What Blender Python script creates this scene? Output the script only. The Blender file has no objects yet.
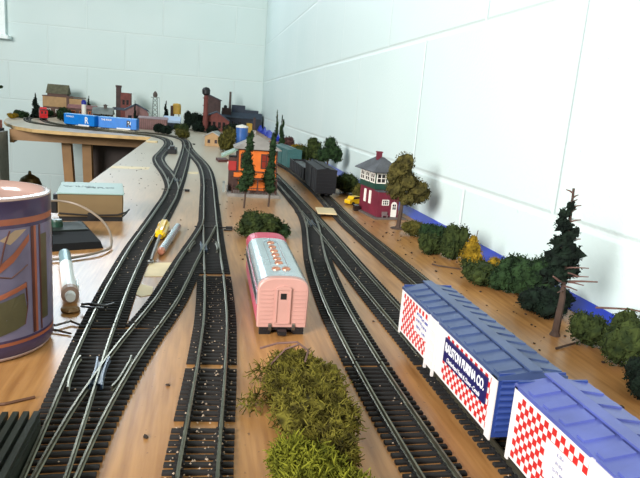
import bpy, math, random
from mathutils import Vector, Matrix
from mathutils import noise as mnoise
random.seed(7)
S = 0.001            # everything below is written in millimetres
scene = bpy.context.scene
col = scene.collection
PI = math.pi

# ------------------------------------------------------------------ camera
YAW, PITCH, ROLL = .2041, .2176, .0781
cy, sy, cp, sp = math.cos(YAW), math.sin(YAW), math.cos(PITCH), math.sin(PITCH)
F = Vector((sy*cp, cy*cp, -sp)); R0 = Vector((cy, -sy, 0)); U0 = R0.cross(F)
cr, sr = math.cos(ROLL), math.sin(ROLL)
RR = R0*cr + U0*sr; UU = U0*cr - R0*sr
cam_d = bpy.data.cameras.new('camera'); cam = bpy.data.objects.new('camera', cam_d); col.objects.link(cam)
cam.matrix_world = Matrix(((RR.x, UU.x, -F.x, 0), (RR.y, UU.y, -F.y, 0), (RR.z, UU.z, -F.z, 156*S), (0, 0, 0, 1)))
cam_d.sensor_width = 36; cam_d.lens = 593.9/640*36; cam_d.clip_start = .005; cam_d.clip_end = 100
scene.camera = cam
scene.view_settings.view_transform = 'Standard'; scene.view_settings.look = 'None'
scene.view_settings.gamma = 1; scene.view_settings.use_curve_mapping = False
scene.view_settings.exposure = 0.2

# ------------------------------------------------------------------ world and lights
w = bpy.data.worlds.new('room_light'); scene.world = w; w.use_nodes = True
w.node_tree.nodes['Background'].inputs[0].default_value = (.50, .76, .80, 1)
w.node_tree.nodes['Background'].inputs[1].default_value = .22

def area(name, loc, target, sx, sy_, energy, color):
    d = bpy.data.lights.new(name, 'AREA'); d.shape = 'RECTANGLE'; d.size = sx; d.size_y = sy_
    d.energy = energy; d.color = color
    o = bpy.data.objects.new(name, d); col.objects.link(o)
    o.location = Vector(loc)
    o.rotation_euler = (Vector(target)-Vector(loc)).to_track_quat('-Z', 'Y').to_euler()
    return o
area('side_window_daylight', (-2.0, -1.3, 1.05), (.33, .9, .1), 1.4, 1.1, 158, (1, .985, .96))
area('back_window_daylight', (-.70, 3.585, 1.14), (-.45, .5, 0), .72, .66, 20, (.80, .91, 1))
area('desk_lamp_glow', (.02, -.30, .95), (.02, .30, 0), .25, .25, 1.5, (1, .62, .34))

# ------------------------------------------------------------------ materials
MATS = {}
def nodes_of(name):
    m = bpy.data.materials.new(name); m.use_nodes = True
    return m, m.node_tree, m.node_tree.nodes['Principled BSDF']
def lin(c):
    return tuple((x/12.92 if x <= .04045 else ((x+.055)/1.055)**2.4) for x in c)
def mat(name, c, rough=.6, metal=0, var=.12, scale=60, bump=0, bscale=400, spec=.5, coat=0):
    """plain procedural material: colour (sRGB 0..1) with a noise variation"""
    if name in MATS: return MATS[name]
    m, nt, b = nodes_of(name)
    c = lin(c)
    tc = nt.nodes.new('ShaderNodeTexCoord')
    n = nt.nodes.new('ShaderNodeTexNoise'); n.inputs['Scale'].default_value = scale; n.inputs['Detail'].default_value = 4
    nt.links.new(tc.outputs['Object'], n.inputs['Vector'])
    r = nt.nodes.new('ShaderNodeValToRGB')
    r.color_ramp.elements[0].position = .3; r.color_ramp.elements[1].position = .7
    r.color_ramp.elements[0].color = tuple(max(0, x*(1-var*1.6)) for x in c)+(1,)
    r.color_ramp.elements[1].color = tuple(min(1, x*(1+var)) for x in c)+(1,)
    nt.links.new(n.outputs['Fac'], r.inputs['Fac']); nt.links.new(r.outputs['Color'], b.inputs['Base Color'])
    b.inputs['Roughness'].default_value = rough; b.inputs['Metallic'].default_value = metal
    b.inputs['Specular IOR Level'].default_value = spec
    if coat: b.inputs['Coat Weight'].default_value = coat
    if bump:
        n2 = nt.nodes.new('ShaderNodeTexNoise'); n2.inputs['Scale'].default_value = bscale
        nt.links.new(tc.outputs['Object'], n2.inputs['Vector'])
        bp = nt.nodes.new('ShaderNodeBump'); bp.inputs['Strength'].default_value = bump; bp.inputs['Distance'].default_value = .001
        nt.links.new(n2.outputs['Fac'], bp.inputs['Height']); nt.links.new(bp.outputs['Normal'], b.inputs['Normal'])
    MATS[name] = m
    return m

def wood_table():
    m, nt, b = nodes_of('table_plywood')
    L = nt.links.new
    tc = nt.nodes.new('ShaderNodeTexCoord')
    mp = nt.nodes.new('ShaderNodeMapping'); mp.inputs['Scale'].default_value = (1, .07, 1)
    L(tc.outputs['Object'], mp.inputs['Vector'])
    n1 = nt.nodes.new('ShaderNodeTexNoise'); n1.inputs['Scale'].default_value = 260; n1.inputs['Detail'].default_value = 6
    L(mp.outputs['Vector'], n1.inputs['Vector'])
    n2 = nt.nodes.new('ShaderNodeTexNoise'); n2.inputs['Scale'].default_value = 5; n2.inputs['Detail'].default_value = 5
    L(tc.outputs['Object'], n2.inputs['Vector'])
    r1 = nt.nodes.new('ShaderNodeValToRGB'); e = r1.color_ramp.elements
    e[0].position = .3; e[1].position = .72
    e[0].color = lin((.58, .40, .22))+(1,); e[1].color = lin((.73, .54, .33))+(1,)
    L(n1.outputs['Fac'], r1.inputs['Fac'])
    r2 = nt.nodes.new('ShaderNodeValToRGB'); e = r2.color_ramp.elements
    e[0].position = .35; e[1].position = .7
    e[0].color = (.82, .80, .78, 1); e[1].color = (1, 1, 1, 1)
    L(n2.outputs['Fac'], r2.inputs['Fac'])
    mx = nt.nodes.new('ShaderNodeMix'); mx.data_type = 'RGBA'; mx.blend_type = 'MULTIPLY'; mx.inputs[0].default_value = 1
    L(r1.outputs['Color'], mx.inputs[6]); L(r2.outputs['Color'], mx.inputs[7])
    # whitish glare on the far left board put into the colour, by Y and X
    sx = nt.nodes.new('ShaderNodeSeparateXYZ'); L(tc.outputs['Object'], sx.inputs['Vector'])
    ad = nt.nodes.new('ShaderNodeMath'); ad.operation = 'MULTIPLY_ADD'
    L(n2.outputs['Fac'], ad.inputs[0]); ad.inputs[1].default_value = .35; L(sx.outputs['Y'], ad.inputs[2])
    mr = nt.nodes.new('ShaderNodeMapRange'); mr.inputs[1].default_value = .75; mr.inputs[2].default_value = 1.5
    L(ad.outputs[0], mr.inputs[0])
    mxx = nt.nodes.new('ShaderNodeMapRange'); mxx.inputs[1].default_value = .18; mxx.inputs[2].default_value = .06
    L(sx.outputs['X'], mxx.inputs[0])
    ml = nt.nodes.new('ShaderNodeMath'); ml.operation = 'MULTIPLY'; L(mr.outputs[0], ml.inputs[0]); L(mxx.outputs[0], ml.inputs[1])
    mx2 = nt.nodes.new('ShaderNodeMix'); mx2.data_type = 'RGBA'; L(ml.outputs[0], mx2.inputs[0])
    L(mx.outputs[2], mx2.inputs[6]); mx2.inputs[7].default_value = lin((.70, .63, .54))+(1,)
    # dark specks of spilt scenery grit
    v = nt.nodes.new('ShaderNodeTexNoise'); v.inputs['Scale'].default_value = 330; v.inputs['Detail'].default_value = 2
    L(tc.outputs['Object'], v.inputs['Vector'])
    r3 = nt.nodes.new('ShaderNodeValToRGB'); e = r3.color_ramp.elements
    e[0].position = .70; e[1].position = .75; e[0].color = (0, 0, 0, 1); e[1].color = (.75, .75, .75, 1)
    L(v.outputs['Fac'], r3.inputs['Fac'])
    mx3 = nt.nodes.new('ShaderNodeMix'); mx3.data_type = 'RGBA'; L(r3.outputs['Color'], mx3.inputs[0])
    L(mx2.outputs[2], mx3.inputs[6]); mx3.inputs[7].default_value = lin((.33, .23, .16))+(1,)
    L(mx3.outputs[2], b.inputs['Base Color'])
    b.inputs['Roughness'].default_value = .32
    bp = nt.nodes.new('ShaderNodeBump'); bp.inputs['Strength'].default_value = .25; bp.inputs['Distance'].default_value = .0004
    L(n1.outputs['Fac'], bp.inputs['Height']); L(bp.outputs['Normal'], b.inputs['Normal'])
    return m

def block_wall(name, axis, h0, v0):
    """painted concrete block: running bond 406 x 203 mm, grooves as bump. axis: horizontal coordinate."""
    m, nt, b = nodes_of(name)
    L = nt.links.new
    g = nt.nodes.new('ShaderNodeNewGeometry')
    sx = nt.nodes.new('ShaderNodeSeparateXYZ'); L(g.outputs['Position'], sx.inputs['Vector'])
    def mth(op, a, bb=None, c=None):
        n = nt.nodes.new('ShaderNodeMath'); n.operation = op
        for i, v in enumerate((a, bb, c)):
            if v is None: continue
            if isinstance(v, (int, float)): n.inputs[i].default_value = v
            else: L(v, n.inputs[i])
        return n.outputs[0]
    H, V = .4064, .2032
    z = mth('DIVIDE', mth('SUBTRACT', sx.outputs['Z'], v0), V)
    row = mth('FLOOR', z); zf = mth('SUBTRACT', z, row)
    par = mth('FLOORED_MODULO', row, 2.0)
    x = mth('DIVIDE', mth('SUBTRACT', sx.outputs[axis], h0), H)
    x = mth('ADD', x, mth('MULTIPLY', par, .5))
    xf = mth('SUBTRACT', x, mth('FLOOR', x))
    dz = mth('MULTIPLY', mth('MINIMUM', zf, mth('SUBTRACT', 1.0, zf)), V)
    dx = mth('MULTIPLY', mth('MINIMUM', xf, mth('SUBTRACT', 1.0, xf)), H)
    d = mth('MINIMUM', mth('MULTIPLY', dz, 1.0), mth('MULTIPLY', dx, 1.25))
    mr = nt.nodes.new('ShaderNodeMapRange'); mr.interpolation_type = 'SMOOTHSTEP'
    L(d, mr.inputs[0]); mr.inputs[1].default_value = .0008; mr.inputs[2].default_value = .0055
    n = nt.nodes.new('ShaderNodeTexNoise'); n.inputs['Scale'].default_value = 260; n.inputs['Detail'].default_value = 5
    L(g.outputs['Position'], n.inputs['Vector'])
    vo = nt.nodes.new('ShaderNodeTexNoise'); vo.inputs['Scale'].default_value = 120
    L(g.outputs['Position'], vo.inputs['Vector'])
    pits = nt.nodes.new('ShaderNodeMapRange'); L(vo.outputs['Fac'], pits.inputs[0])
    pits.inputs[1].default_value = .22; pits.inputs[2].default_value = .26
    hgt = mth('ADD', mth('MULTIPLY', mr.outputs[0], 1.0), mth('MULTIPLY', n.outputs['Fac'], .3))
    hgt = mth('SUBTRACT', hgt, mth('MULTIPLY', pits.outputs[0], .25))
    bp = nt.nodes.new('ShaderNodeBump'); bp.inputs['Distance'].default_value = .0014; bp.inputs['Strength'].default_value = .9
    L(hgt, bp.inputs['Height']); L(bp.outputs['Normal'], b.inputs['Normal'])
    n3 = nt.nodes.new('ShaderNodeTexNoise'); n3.inputs['Scale'].default_value = 3; L(g.outputs['Position'], n3.inputs['Vector'])
    r = nt.nodes.new('ShaderNodeValToRGB'); e = r.color_ramp.elements
    e[0].position = .3; e[1].position = .7
    e[0].color = lin((.82, .885, .875))+(1,); e[1].color = lin((.845, .90, .89))+(1,)
    L(n3.outputs['Fac'], r.inputs['Fac'])
    mx = nt.nodes.new('ShaderNodeMix'); mx.data_type = 'RGBA'
    joint_tint = mth('MULTIPLY', mth('SUBTRACT', 1.0, mr.outputs[0]), .25)  # joints mixed a little paler than the block faces
    L(joint_tint, mx.inputs[0]); L(r.outputs['Color'], mx.inputs[6]); mx.inputs[7].default_value = lin((.93, .95, .94))+(1,)
    L(mx.outputs[2], b.inputs['Base Color'])
    b.inputs['Roughness'].default_value = .55
    return m

def foliage_mat(name, dark, light, scale=120):
    if name in MATS: return MATS[name]
    m, nt, b = nodes_of(name)
    L = nt.links.new
    tc = nt.nodes.new('ShaderNodeTexCoord')
    n = nt.nodes.new('ShaderNodeTexNoise'); n.inputs['Scale'].default_value = scale; n.inputs['Detail'].default_value = 6
    L(tc.outputs['Object'], n.inputs['Vector'])
    r = nt.nodes.new('ShaderNodeValToRGB'); e = r.color_ramp.elements
    e[0].position = .36; e[1].position = .64
    e[0].color = lin(dark)+(1,); e[1].color = lin(light)+(1,)
    L(n.outputs['Fac'], r.inputs['Fac']); L(r.outputs['Color'], b.inputs['Base Color'])
    b.inputs['Roughness'].default_value = .9; b.inputs['Specular IOR Level'].default_value = .15
    MATS[name] = m
    return m

# ------------------------------------------------------------------ mesh builder
class MB:
    def __init__(s): s.v = []; s.f = []; s.m = []; s.mats = []; s.cur = 0
    def use(s, material):
        if material not in s.mats: s.mats.append(material)
        s.cur = s.mats.index(material); return s
    def add(s, vs, fs):
        o = len(s.v); s.v += [tuple(v) for v in vs]
        for f in fs: s.f.append([i+o for i in f]); s.m.append(s.cur)
        return s
    def box(s, x0, x1, y0, y1, z0, z1, c=0):
        if c:   # chamfered vertical+top edges
            ring = [(x0+c, y0), (x1-c, y0), (x1, y0+c), (x1, y1-c), (x1-c, y1), (x0+c, y1), (x0, y1-c), (x0, y0+c)]
            cxm, cym = (x0+x1)/2, (y0+y1)/2
            hx, hy = (x1-x0)/2, (y1-y0)/2
            top = [(cxm+(x-cxm)*(hx-c)/hx, cym+(y-cym)*(hy-c)/hy) for x, y in ring]
            return s.loft([[(x, y, z0) for x, y in ring], [(x, y, z1-c) for x, y in ring], [(x, y, z1) for x, y in top]])
        vs = [(x0, y0, z0), (x1, y0, z0), (x1, y1, z0), (x0, y1, z0), (x0, y0, z1), (x1, y0, z1), (x1, y1, z1), (x0, y1, z1)]
        return s.add(vs, [(0, 3, 2, 1), (4, 5, 6, 7), (0, 1, 5, 4), (1, 2, 6, 5), (2, 3, 7, 6), (3, 0, 4, 7)])
    def loft(s, rings, cap=True, closed=True):
        n = len(rings[0]); vs = [p for r in rings for p in r]; fs = []
        for i in range(len(rings)-1):
            for j in range(n if closed else n-1):
                k = (j+1) % n
                fs.append((i*n+j, i*n+k, (i+1)*n+k, (i+1)*n+j))
        if cap:
            fs.append(tuple(reversed(range(n)))); fs.append(tuple((len(rings)-1)*n+j for j in range(n)))
        return s.add(vs, fs)
    def prism(s, poly, z0, z1):
        return s.loft([[(x, y, z0) for x, y in poly], [(x, y, z1) for x, y in poly]])
    def prismx(s, poly, x0, x1):      # polygon in (y, z) swept along x
        return s.loft([[(x0, y, z) for y, z in poly], [(x1, y, z) for y, z in poly]])
    def prismy(s, poly, y0, y1):      # polygon in (x, z) swept along y
        return s.loft([[(x, y0, z) for x, z in poly], [(x, y1, z) for x, z in poly]])
    def tube(s, pts, r, n=8, r2=None):
        pts = [Vector(p) for p in pts]; rings = []
        m = len(pts)
        for i, p in enumerate(pts):
            d = (pts[min(i+1, m-1)]-pts[max(i-1, 0)]).normalized()
            a = d.cross(Vector((0, 0, 1)))
            if a.length < .05: a = d.cross(Vector((0, 1, 0)))
            a.normalize(); b = d.cross(a)
            rr = r if r2 is None else r+(r2-r)*i/(m-1)
            rings.append([tuple(p+(a*math.cos(2*PI*k/n)+b*math.sin(2*PI*k/n))*rr) for k in range(n)])
        return s.loft(rings)
    def lathe(s, prof, cx=0, cyy=0, n=24, cap=True):
        return s.loft([[(cx+r*math.cos(2*PI*k/n), cyy+r*math.sin(2*PI*k/n), z) for k in range(n)] for r, z in prof], cap=cap)
    def blob(s, x, y, z, rx, ry=None, rz=None, sub=6, jit=.18, seed=0):
        ry = ry or rx; rz = rz or rx; n = sub*2; rings = []
        for i in range(1, sub):
            t = PI*i/sub; ring = []
            for k in range(n):
                a = 2*PI*k/n
                d = Vector((math.sin(t)*math.cos(a), math.sin(t)*math.sin(a), math.cos(t)))
                q = 1+jit*mnoise.noise(d*2.3+Vector((seed*3.1, seed*1.7, seed)))*2
                ring.append((x+d.x*rx*q, y+d.y*ry*q, z-d.z*rz*q))
            rings.append(ring)
        return s.loft(rings)
    def flakes(s, x, y, z, rx, ry, rz, n, size, rnd, zmin=0.2):
        """small bent leaf flakes scattered through the outer shell of an ellipsoid"""
        for _ in range(n):
            d = Vector((rnd.gauss(0, 1), rnd.gauss(0, 1), rnd.gauss(0, 1))).normalized()
            q = .72+.36*rnd.random()
            p = Vector((x+d.x*rx*q, y+d.y*ry*q, z+d.z*rz*q))
            if p.z < zmin: continue
            a = Vector((rnd.gauss(0, 1), rnd.gauss(0, 1), rnd.gauss(0, 1))).normalized()*size*(.5+rnd.random())
            b = Vector((rnd.gauss(0, 1), rnd.gauss(0, 1), rnd.gauss(0, 1))).normalized()*size*(.5+rnd.random())
            c = (a+b)*.5+d*size*.5
            vs = [p-a*.5, p+b*.5, p+a*.5+c*.3, p-b*.5+c*.4]
            for v in vs: v.z = max(v.z, zmin*.5)
            s.add(vs, [(0, 1, 2), (0, 2, 3)])
        return s
    def curls(s, x, y, z, rx, ry, rz, n, size, th, rnd, zmin=.3):
        """short springy strands, like reindeer moss"""
        for _ in range(n):
            d = Vector((rnd.gauss(0, 1), rnd.gauss(0, 1), rnd.gauss(0, 1)+.3)).normalized()
            q = .75+.3*rnd.random()
            p = Vector((x+d.x*rx*q, y+d.y*ry*q, z+d.z*rz*q))
            if p.z < zmin: continue
            dirv = (d+Vector((rnd.gauss(0, .7), rnd.gauss(0, .7), rnd.gauss(0, .7)))).normalized()
            pts = [p]
            for k in range(3):
                dirv = (dirv+Vector((rnd.gauss(0, .55), rnd.gauss(0, .55), rnd.gauss(0, .55)))).normalized()
                nx = pts[-1]+dirv*size/3*(.6+.8*rnd.random()); nx.z = max(nx.z, zmin)
                pts.append(nx)
            s.tube(pts, th, 3, th*.5)
        return s
    def mesh(s, name, smooth=False):
        me = bpy.data.meshes.new(name)
        me.from_pydata([(a*S, b*S, c*S) for a, b, c in s.v], [], s.f)
        for m in s.mats: me.materials.append(m)
        if s.mats: me.polygons.foreach_set('material_index', s.m)
        if smooth: me.polygons.foreach_set('use_smooth', [True]*len(me.polygons))
        me.update()
        return me
    def build(s, name, parent=None, smooth=False, loc=None, rz=0):
        o = bpy.data.objects.new(name, s.mesh(name, smooth)); col.objects.link(o)
        if parent is not None: o.parent = parent
        if loc is not None: o.location = [c*S for c in loc]
        o.rotation_euler.z = rz
        return o

def M(material): return MB().use(material)
def tag(o, label, cat=None, group=None, kind=None):
    if label: o['label'] = label
    if cat: o['category'] = cat
    if group: o['group'] = group
    if kind: o['kind'] = kind
    return o
def thing(name, label, cat, loc=(0, 0, 0), rz=0, group=None):
    o = bpy.data.objects.new(name, None); col.objects.link(o)
    o.location = [c*S for c in loc]; o.rotation_euler.z = rz; o.empty_display_size = .02
    return tag(o, label, cat, group)
def struct(o): o['kind'] = 'structure'; return o
def inst(src, parent, loc=(0, 0, 0), rz=0, name=None):
    c = src.copy(); col.objects.link(c); c.parent = parent
    c.location = [a*S for a in loc]; c.rotation_euler.z = rz
    return c
def copy_tree(o, parent=None):
    c = o.copy(); col.objects.link(c)
    if parent is not None: c.parent = parent
    for ch in list(o.children): copy_tree(ch, c)
    return c
def text_mesh(name, body, size, material, parent, loc, axes, depth=.15, sx=1.0, shear=0, bold=0):
    """lettering as a mesh: axes = (right, up) unit vectors in parent space"""
    cu = bpy.data.curves.new(name, 'FONT'); cu.body = body; cu.size = size*S; cu.extrude = depth*S/2
    cu.align_x = 'CENTER'; cu.align_y = 'CENTER'; cu.shear = shear; cu.offset = bold*S
    tmp = bpy.data.objects.new(name, cu); col.objects.link(tmp)
    dg = bpy.context.evaluated_depsgraph_get(); dg.update()
    me = bpy.data.meshes.new_from_object(tmp.evaluated_get(dg))
    bpy.data.objects.remove(tmp)
    me.materials.clear(); me.materials.append(material)
    o = bpy.data.objects.new(name, me); col.objects.link(o); o.parent = parent
    r = Vector(axes[0]); u = Vector(axes[1]); n = r.cross(u)
    o.matrix_local = Matrix(((r.x*sx, u.x, n.x, loc[0]*S), (r.y*sx, u.y, n.y, loc[1]*S), (r.z*sx, u.z, n.z, loc[2]*S), (0, 0, 0, 1)))
    return o

# ================================================================== STRUCTURE
MW_B = block_wall('painted_block_back', 'X', -.649, .0703)
MW_R = block_wall('painted_block_right', 'Y', 1.3281, .0703)
struct(M(MW_B).box(-3200, 455, 3626, 3746, -900, 2100).build('wall_back'))
struct(M(MW_R).box(335, 455, -600, 3626, -900, 2100).build('wall_right'))
m_floor = mat('floor_concrete', (.36, .35, .34), .7, var=.1, scale=4)
struct(M(m_floor).box(-3200, 335, -600, 3626, -930, -900).build('floor'))

white_paint = mat('white_gloss_paint', (.88, .92, .91), .35, var=.03)
glass = mat('window_glass', (.55, .7, .78), .08, var=.02)
wf = MB().use(white_paint)
wf.box(-1100, -1056, 3596, 3625.5, 405, 1500).box(-2150, -2106, 3596, 3625.5, 405, 1500).box(-2106, -1100, 3596, 3625.5, 1456, 1500).box(-2106, -1100, 3596, 3625.5, 405, 440).box(-1620, -1586, 3600, 3625.5, 440, 1456)
wfo = wf.build('window_1'); struct(wfo)
sill = M(white_paint).box(-2190, -1032, 3560, 3625.5, 384, 404, 4).build('window_sill', wfo)
pane = M(glass).box(-2106, -1620, 3616, 3622, 440, 1456).build('pane', wfo)
pane2 = M(glass).box(-1586, -1100, 3616, 3622, 440, 1456).build('pane', wfo)

w2 = MB().use(white_paint)
w2.box(-1110, -1070, 3596, 3625.5, 780, 1510).box(-330, -290, 3596, 3625.5, 780, 1510).box(-1070, -330, 3596, 3625.5, 780, 805).box(-1070, -330, 3596, 3625.5, 1475, 1510)
w2o = w2.build('window_2'); struct(w2o)
m_sky = bpy.data.materials.new('daylit_pane'); m_sky.use_nodes = True
m_sky.node_tree.nodes['Principled BSDF'].inputs['Emission Color'].default_value = (.6, .8, 1, 1)
m_sky.node_tree.nodes['Principled BSDF'].inputs['Emission Strength'].default_value = 2.0
M(m_sky).box(-1070, -330, 3616, 3622, 805, 1475).build('pane', w2o)

# ================================================================== TABLE
m_table = wood_table()
m_ply = mat('ply_edge', (.80, .66, .44), .6, var=.15, scale=30)
m_apron = mat('pine_frame', (.58, .43, .26), .55, var=.15, scale=12)
tbl = thing('layout_table', 'long plywood layout table running along the white block wall and turning left at the end', 'table')
outline = [(334, -300), (334, 3624), (-905, 3624), (-905, 3120), (-872, 2930), (-822, 2740), (-768, 2590), (-690, 2430), (-610, 2340), (-520, 2312), (-420, 2310), (-190, 2312), (-190, -300)]
top = MB().use(m_table)
n = len(outline)
top.add([(x, y, 0) for x, y in outline], [tuple(range(n))])
top.add([(x, y, -.4) for x, y in outline], [tuple(reversed(range(n)))])
tt = top.build('tabletop', tbl)
edge = MB().use(m_ply); edge.loft([[(x, y, -12) for x, y in outline], [(x, y, -.05) for x, y in outline]], cap=False)
edge.add([(x, y, -12) for x, y in outline], [tuple(reversed(range(n)))])
edge.build('tabletop_edge', tbl)
M(m_apron).box(-712, -195, 2440, 2462, -52, -12).build('front_apron', tbl)
M(m_apron).prism([(-716, 2446), (-700, 2440), (-880, 3560), (-896, 3560)], -62, -12).build('end_apron', tbl)
M(m_apron).box(-190, -168, 100, 2300, -75, -12).build('side_apron', tbl)
for q, (xa, xb, lean) in enumerate(((-548, -514, 44), (-470, -436, 14))):
    M(m_apron).loft([[(xa+lean, 2540, -900), (xb+lean, 2540, -900), (xb+lean, 2580, -900), (xa+lean, 2580, -900)],
                     [(xa, 2500, -12), (xb, 2500, -12), (xb, 2540, -12), (xa, 2540, -12)]]).build('leg', tbl)
for (xa, ya) in ((-180, 300), (-180, 1700), (280, 300), (280, 1700)):
    M(m_apron).box(xa, xa+44, ya, ya+44, -900, -12).build('leg', tbl)
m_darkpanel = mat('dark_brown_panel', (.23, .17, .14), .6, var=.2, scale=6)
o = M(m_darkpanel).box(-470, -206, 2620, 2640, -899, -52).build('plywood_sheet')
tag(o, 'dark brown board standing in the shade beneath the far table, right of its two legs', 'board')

# blue strip along the wall
blue_tape = mat('blue_tape', (.03, .17, .68), .35, var=.12, scale=20)
o = M(blue_tape).prismy([(319, .2), (321, .1), (334.6, 8), (334.2, 9)], 150, 3560).build('blue_tape')
tag(o, 'bright blue tape strip along the foot of the right hand white wall', 'tape')
tb = MB().use(blue_tape)
prof = []
for k in range(25):
    yy = 2560+k*38; hh = 22+9*math.sin(k*.9)+6*math.sin(k*2.1); wv = 4*math.sin(k*1.7)
    prof.append([(296+wv, yy, 1), (304+wv, yy, hh*.7), (312, yy, hh), (318, yy, hh*.9), (318, yy, .8), (300+wv, yy, .6)])
tb.loft(prof)
o = tb.build('blue_sheet'); tag(o, 'crumpled dark blue sheet lying near the wall at the far corner', 'sheet')

# ================================================================== TRACK
m_rail = mat('nickel_rail', (.47, .455, .39), .32, metal=.85, var=.2, scale=90)
m_tie = mat('black_plastic_tie', (.065, .058, .058), .8, var=.3, scale=200)
m_tie2 = mat('brown_plastic_tie', (.09, .075, .068), .85, var=.3, scale=200)
m_frog = mat('blue_black_frog', (.16, .22, .30), .3, var=.2)
m_grain = mat('pale_grit', (.66, .58, .50), .8, var=.3, scale=300)
RZ = 4.8; G = 8.25; PITCH_T = 5.4

def spline(pts, step=4):
    P = [Vector((x, y, 0)) for x, y in pts]
    P = [P[0]*2-P[1]]+P+[P[-1]*2-P[-2]]
    out = []
    for i in range(1, len(P)-2):
        a, b, c, d = P[i-1], P[i], P[i+1], P[i+2]
        n = max(2, int((c-b).length/step))
        for k in range(n):
            t = k/n
            out.append(.5*((2*b)+(-a+c)*t+(2*a-5*b+4*c-d)*t*t+(-a+3*b-3*c+d)*t*t*t))
    out.append(P[-2])
    return out
class Route:
    def __init__(s, pts):
        s.p = spline(pts); s.s = [0]
        for a, b in zip(s.p, s.p[1:]): s.s.append(s.s[-1]+(b-a).length)
        s.len = s.s[-1]
    def at(s, d):
        d = min(max(d, 0), s.len)
        import bisect
        i = min(max(bisect.bisect_right(s.s, d)-1, 0), len(s.p)-2)
        t = (d-s.s[i])/max(1e-6, s.s[i+1]-s.s[i])
        p = s.p[i].lerp(s.p[i+1], t)
        tg = (s.p[min(i+2, len(s.p)-1)]-s.p[max(i-1, 0)]).normalized()
        return p, tg
    def sy(s, y):      # arclength where the route first reaches y (routes start near the camera)
        for i in range(len(s.p)-1):
            if s.p[i].y <= y <= s.p[i+1].y:
                return s.s[i]+(y-s.p[i].y)/max(1e-6, s.p[i+1].y-s.p[i].y)*(s.s[i+1]-s.s[i])
        return 0 if y < s.p[0].y else s.len
    def off(s, a, b, o, step=8):
        n = max(1, int((b-a)/step)); r = []
        for k in range(n+1):
            p, t = s.at(a+(b-a)*k/n)
            oo = o(k/n) if callable(o) else o
            r.append(p+Vector((t.y, -t.x, 0))*oo)
        return r
def rail_mb(path, mb=None, z=RZ):
    mb = mb or M(m_rail)
    prof = [(-.9, z-3.1), (-.9, z-2.7), (-.35, z-2.4), (-.35, z-.9), (-.48, z-.8), (-.48, z), (.48, z), (.48, z-.8), (.35, z-.9), (.35, z-2.4), (.9, z-2.7), (.9, z-3.1)]
    rings = []
    m = len(path)
    for i, p in enumerate(path):
        d = (path[min(i+1, m-1)]-path[max(i-1, 0)]).normalized(); nrm = Vector((d.y, -d.x, 0))
        rings.append([(p.x+nrm.x*a, p.y+nrm.y*a, zz) for a, zz in prof])
    return mb.loft(rings)
def tie_mb(material, h0=-15, h1=15, heads=(-G, G)):
    t = MB().use(material)
    t.loft([[(h0, -1.35, .15), (h1, -1.35, .15), (h1, 1.35, .15), (h0, 1.35, .15)],
            [(h0, -1.3, 1.3), (h1, -1.3, 1.3), (h1, 1.3, 1.3), (h0, 1.3, 1.3)],
            [(h0+.3, -.8, 1.8), (h1-.3, -.8, 1.8), (h1-.3, .8, 1.8), (h0+.3, .8, 1.8)]])
    for hx in heads:
        t.box(hx-2.2, hx-1.1, -.8, .8, 1.7, 2.5); t.box(hx+1.1, hx+2.2, -.8, .8, 1.7, 2.5)
    return t
tie_src = {}
def tie_mesh(material):
    if material.name not in tie_src: tie_src[material.name] = tie_mb(material).mesh('tie')
    return tie_src[material.name]
def grains(fn, n, rnd, parent, label=None):
    g = MB().use(m_grain)
    for _ in range(n):
        x, y, z = fn(rnd); r = .25+.5*rnd.random()
        g.add([(x-r, y, z), (x, y-r, z), (x+r, y, z), (x, y+r, z), (x, y, z+r*1.1)], [(0, 1, 4), (1, 2, 4), (2, 3, 4), (3, 0, 4)])
    o = g.build('ballast_grit', parent); o['kind'] = 'stuff'
    if label: o['label'] = label
    return o
GROUP_T = None
def section(route, a, b, label, near=True, material=None, skip=(), grit=60, name='track_section'):
    material = material or m_tie
    root = thing(name, label, 'track', group='lengths of model track')
    for o_ in (-G, G):
        rail_mb(route.off(a, b, o_)).build('rail', root)
    n = int((b-a)/PITCH_T)
    if near:
        me = tie_mesh(material)
        for k in range(n):
            if k in skip: continue
            p, t = route.at(a+(k+.5)*(b-a)/n)
            o = bpy.data.objects.new('tie', me); col.objects.link(o); o.parent = root
            o.location = (p.x*S, p.y*S, 0); o.rotation_euler.z = math.atan2(t.y, t.x)-PI/2
        web = MB().use(material)
        for o_ in (-G, G):
            for q in (-1.1, 1.1):
                pa = route.off(a, b, o_+q-.5); pb = route.off(a, b, o_+q+.5)
                web.loft([[(u.x, u.y, .1), (v.x, v.y, .1), (v.x, v.y, .9), (u.x, u.y, .9)] for u, v in zip(pa, pb)])
        web.build('tie_web', root)
    else:
        t = MB().use(material)
        for k in range(n):
            p, d = route.at(a+(k+.5)*(b-a)/n); nn = Vector((d.y, -d.x, 0))
            c = [p+nn*x+d*y for x, y in ((-15, -1.4), (15, -1.4), (15, 1.4), (-15, 1.4))]
            t.loft([[(q.x, q.y, .15) for q in c], [(q.x, q.y, 1.9) for q in c]])
        t.build('tie_strip', root)
        pa = route.off(a, b, -12); pb = route.off(a, b, 12)
        M(mat('dark_track_bed', (.17, .155, .15), .8, var=.3, scale=150)).loft([[(u.x, u.y, .1), (v.x, v.y, .1), (v.x, v.y, .7), (u.x, u.y, .7)] for u, v in zip(pa, pb)]).build('tie_bed', root)
    if grit:
        def fn(r):
            p, d = route.at(a+(b-a)*r.random()); q = p+Vector((d.y, -d.x, 0))*r.uniform(-14, 14)
            return q.x, q.y, r.choice((.1, 1.7, 1.75))
        grains(fn, grit, random.Random(len(label)), root)
    return root
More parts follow.
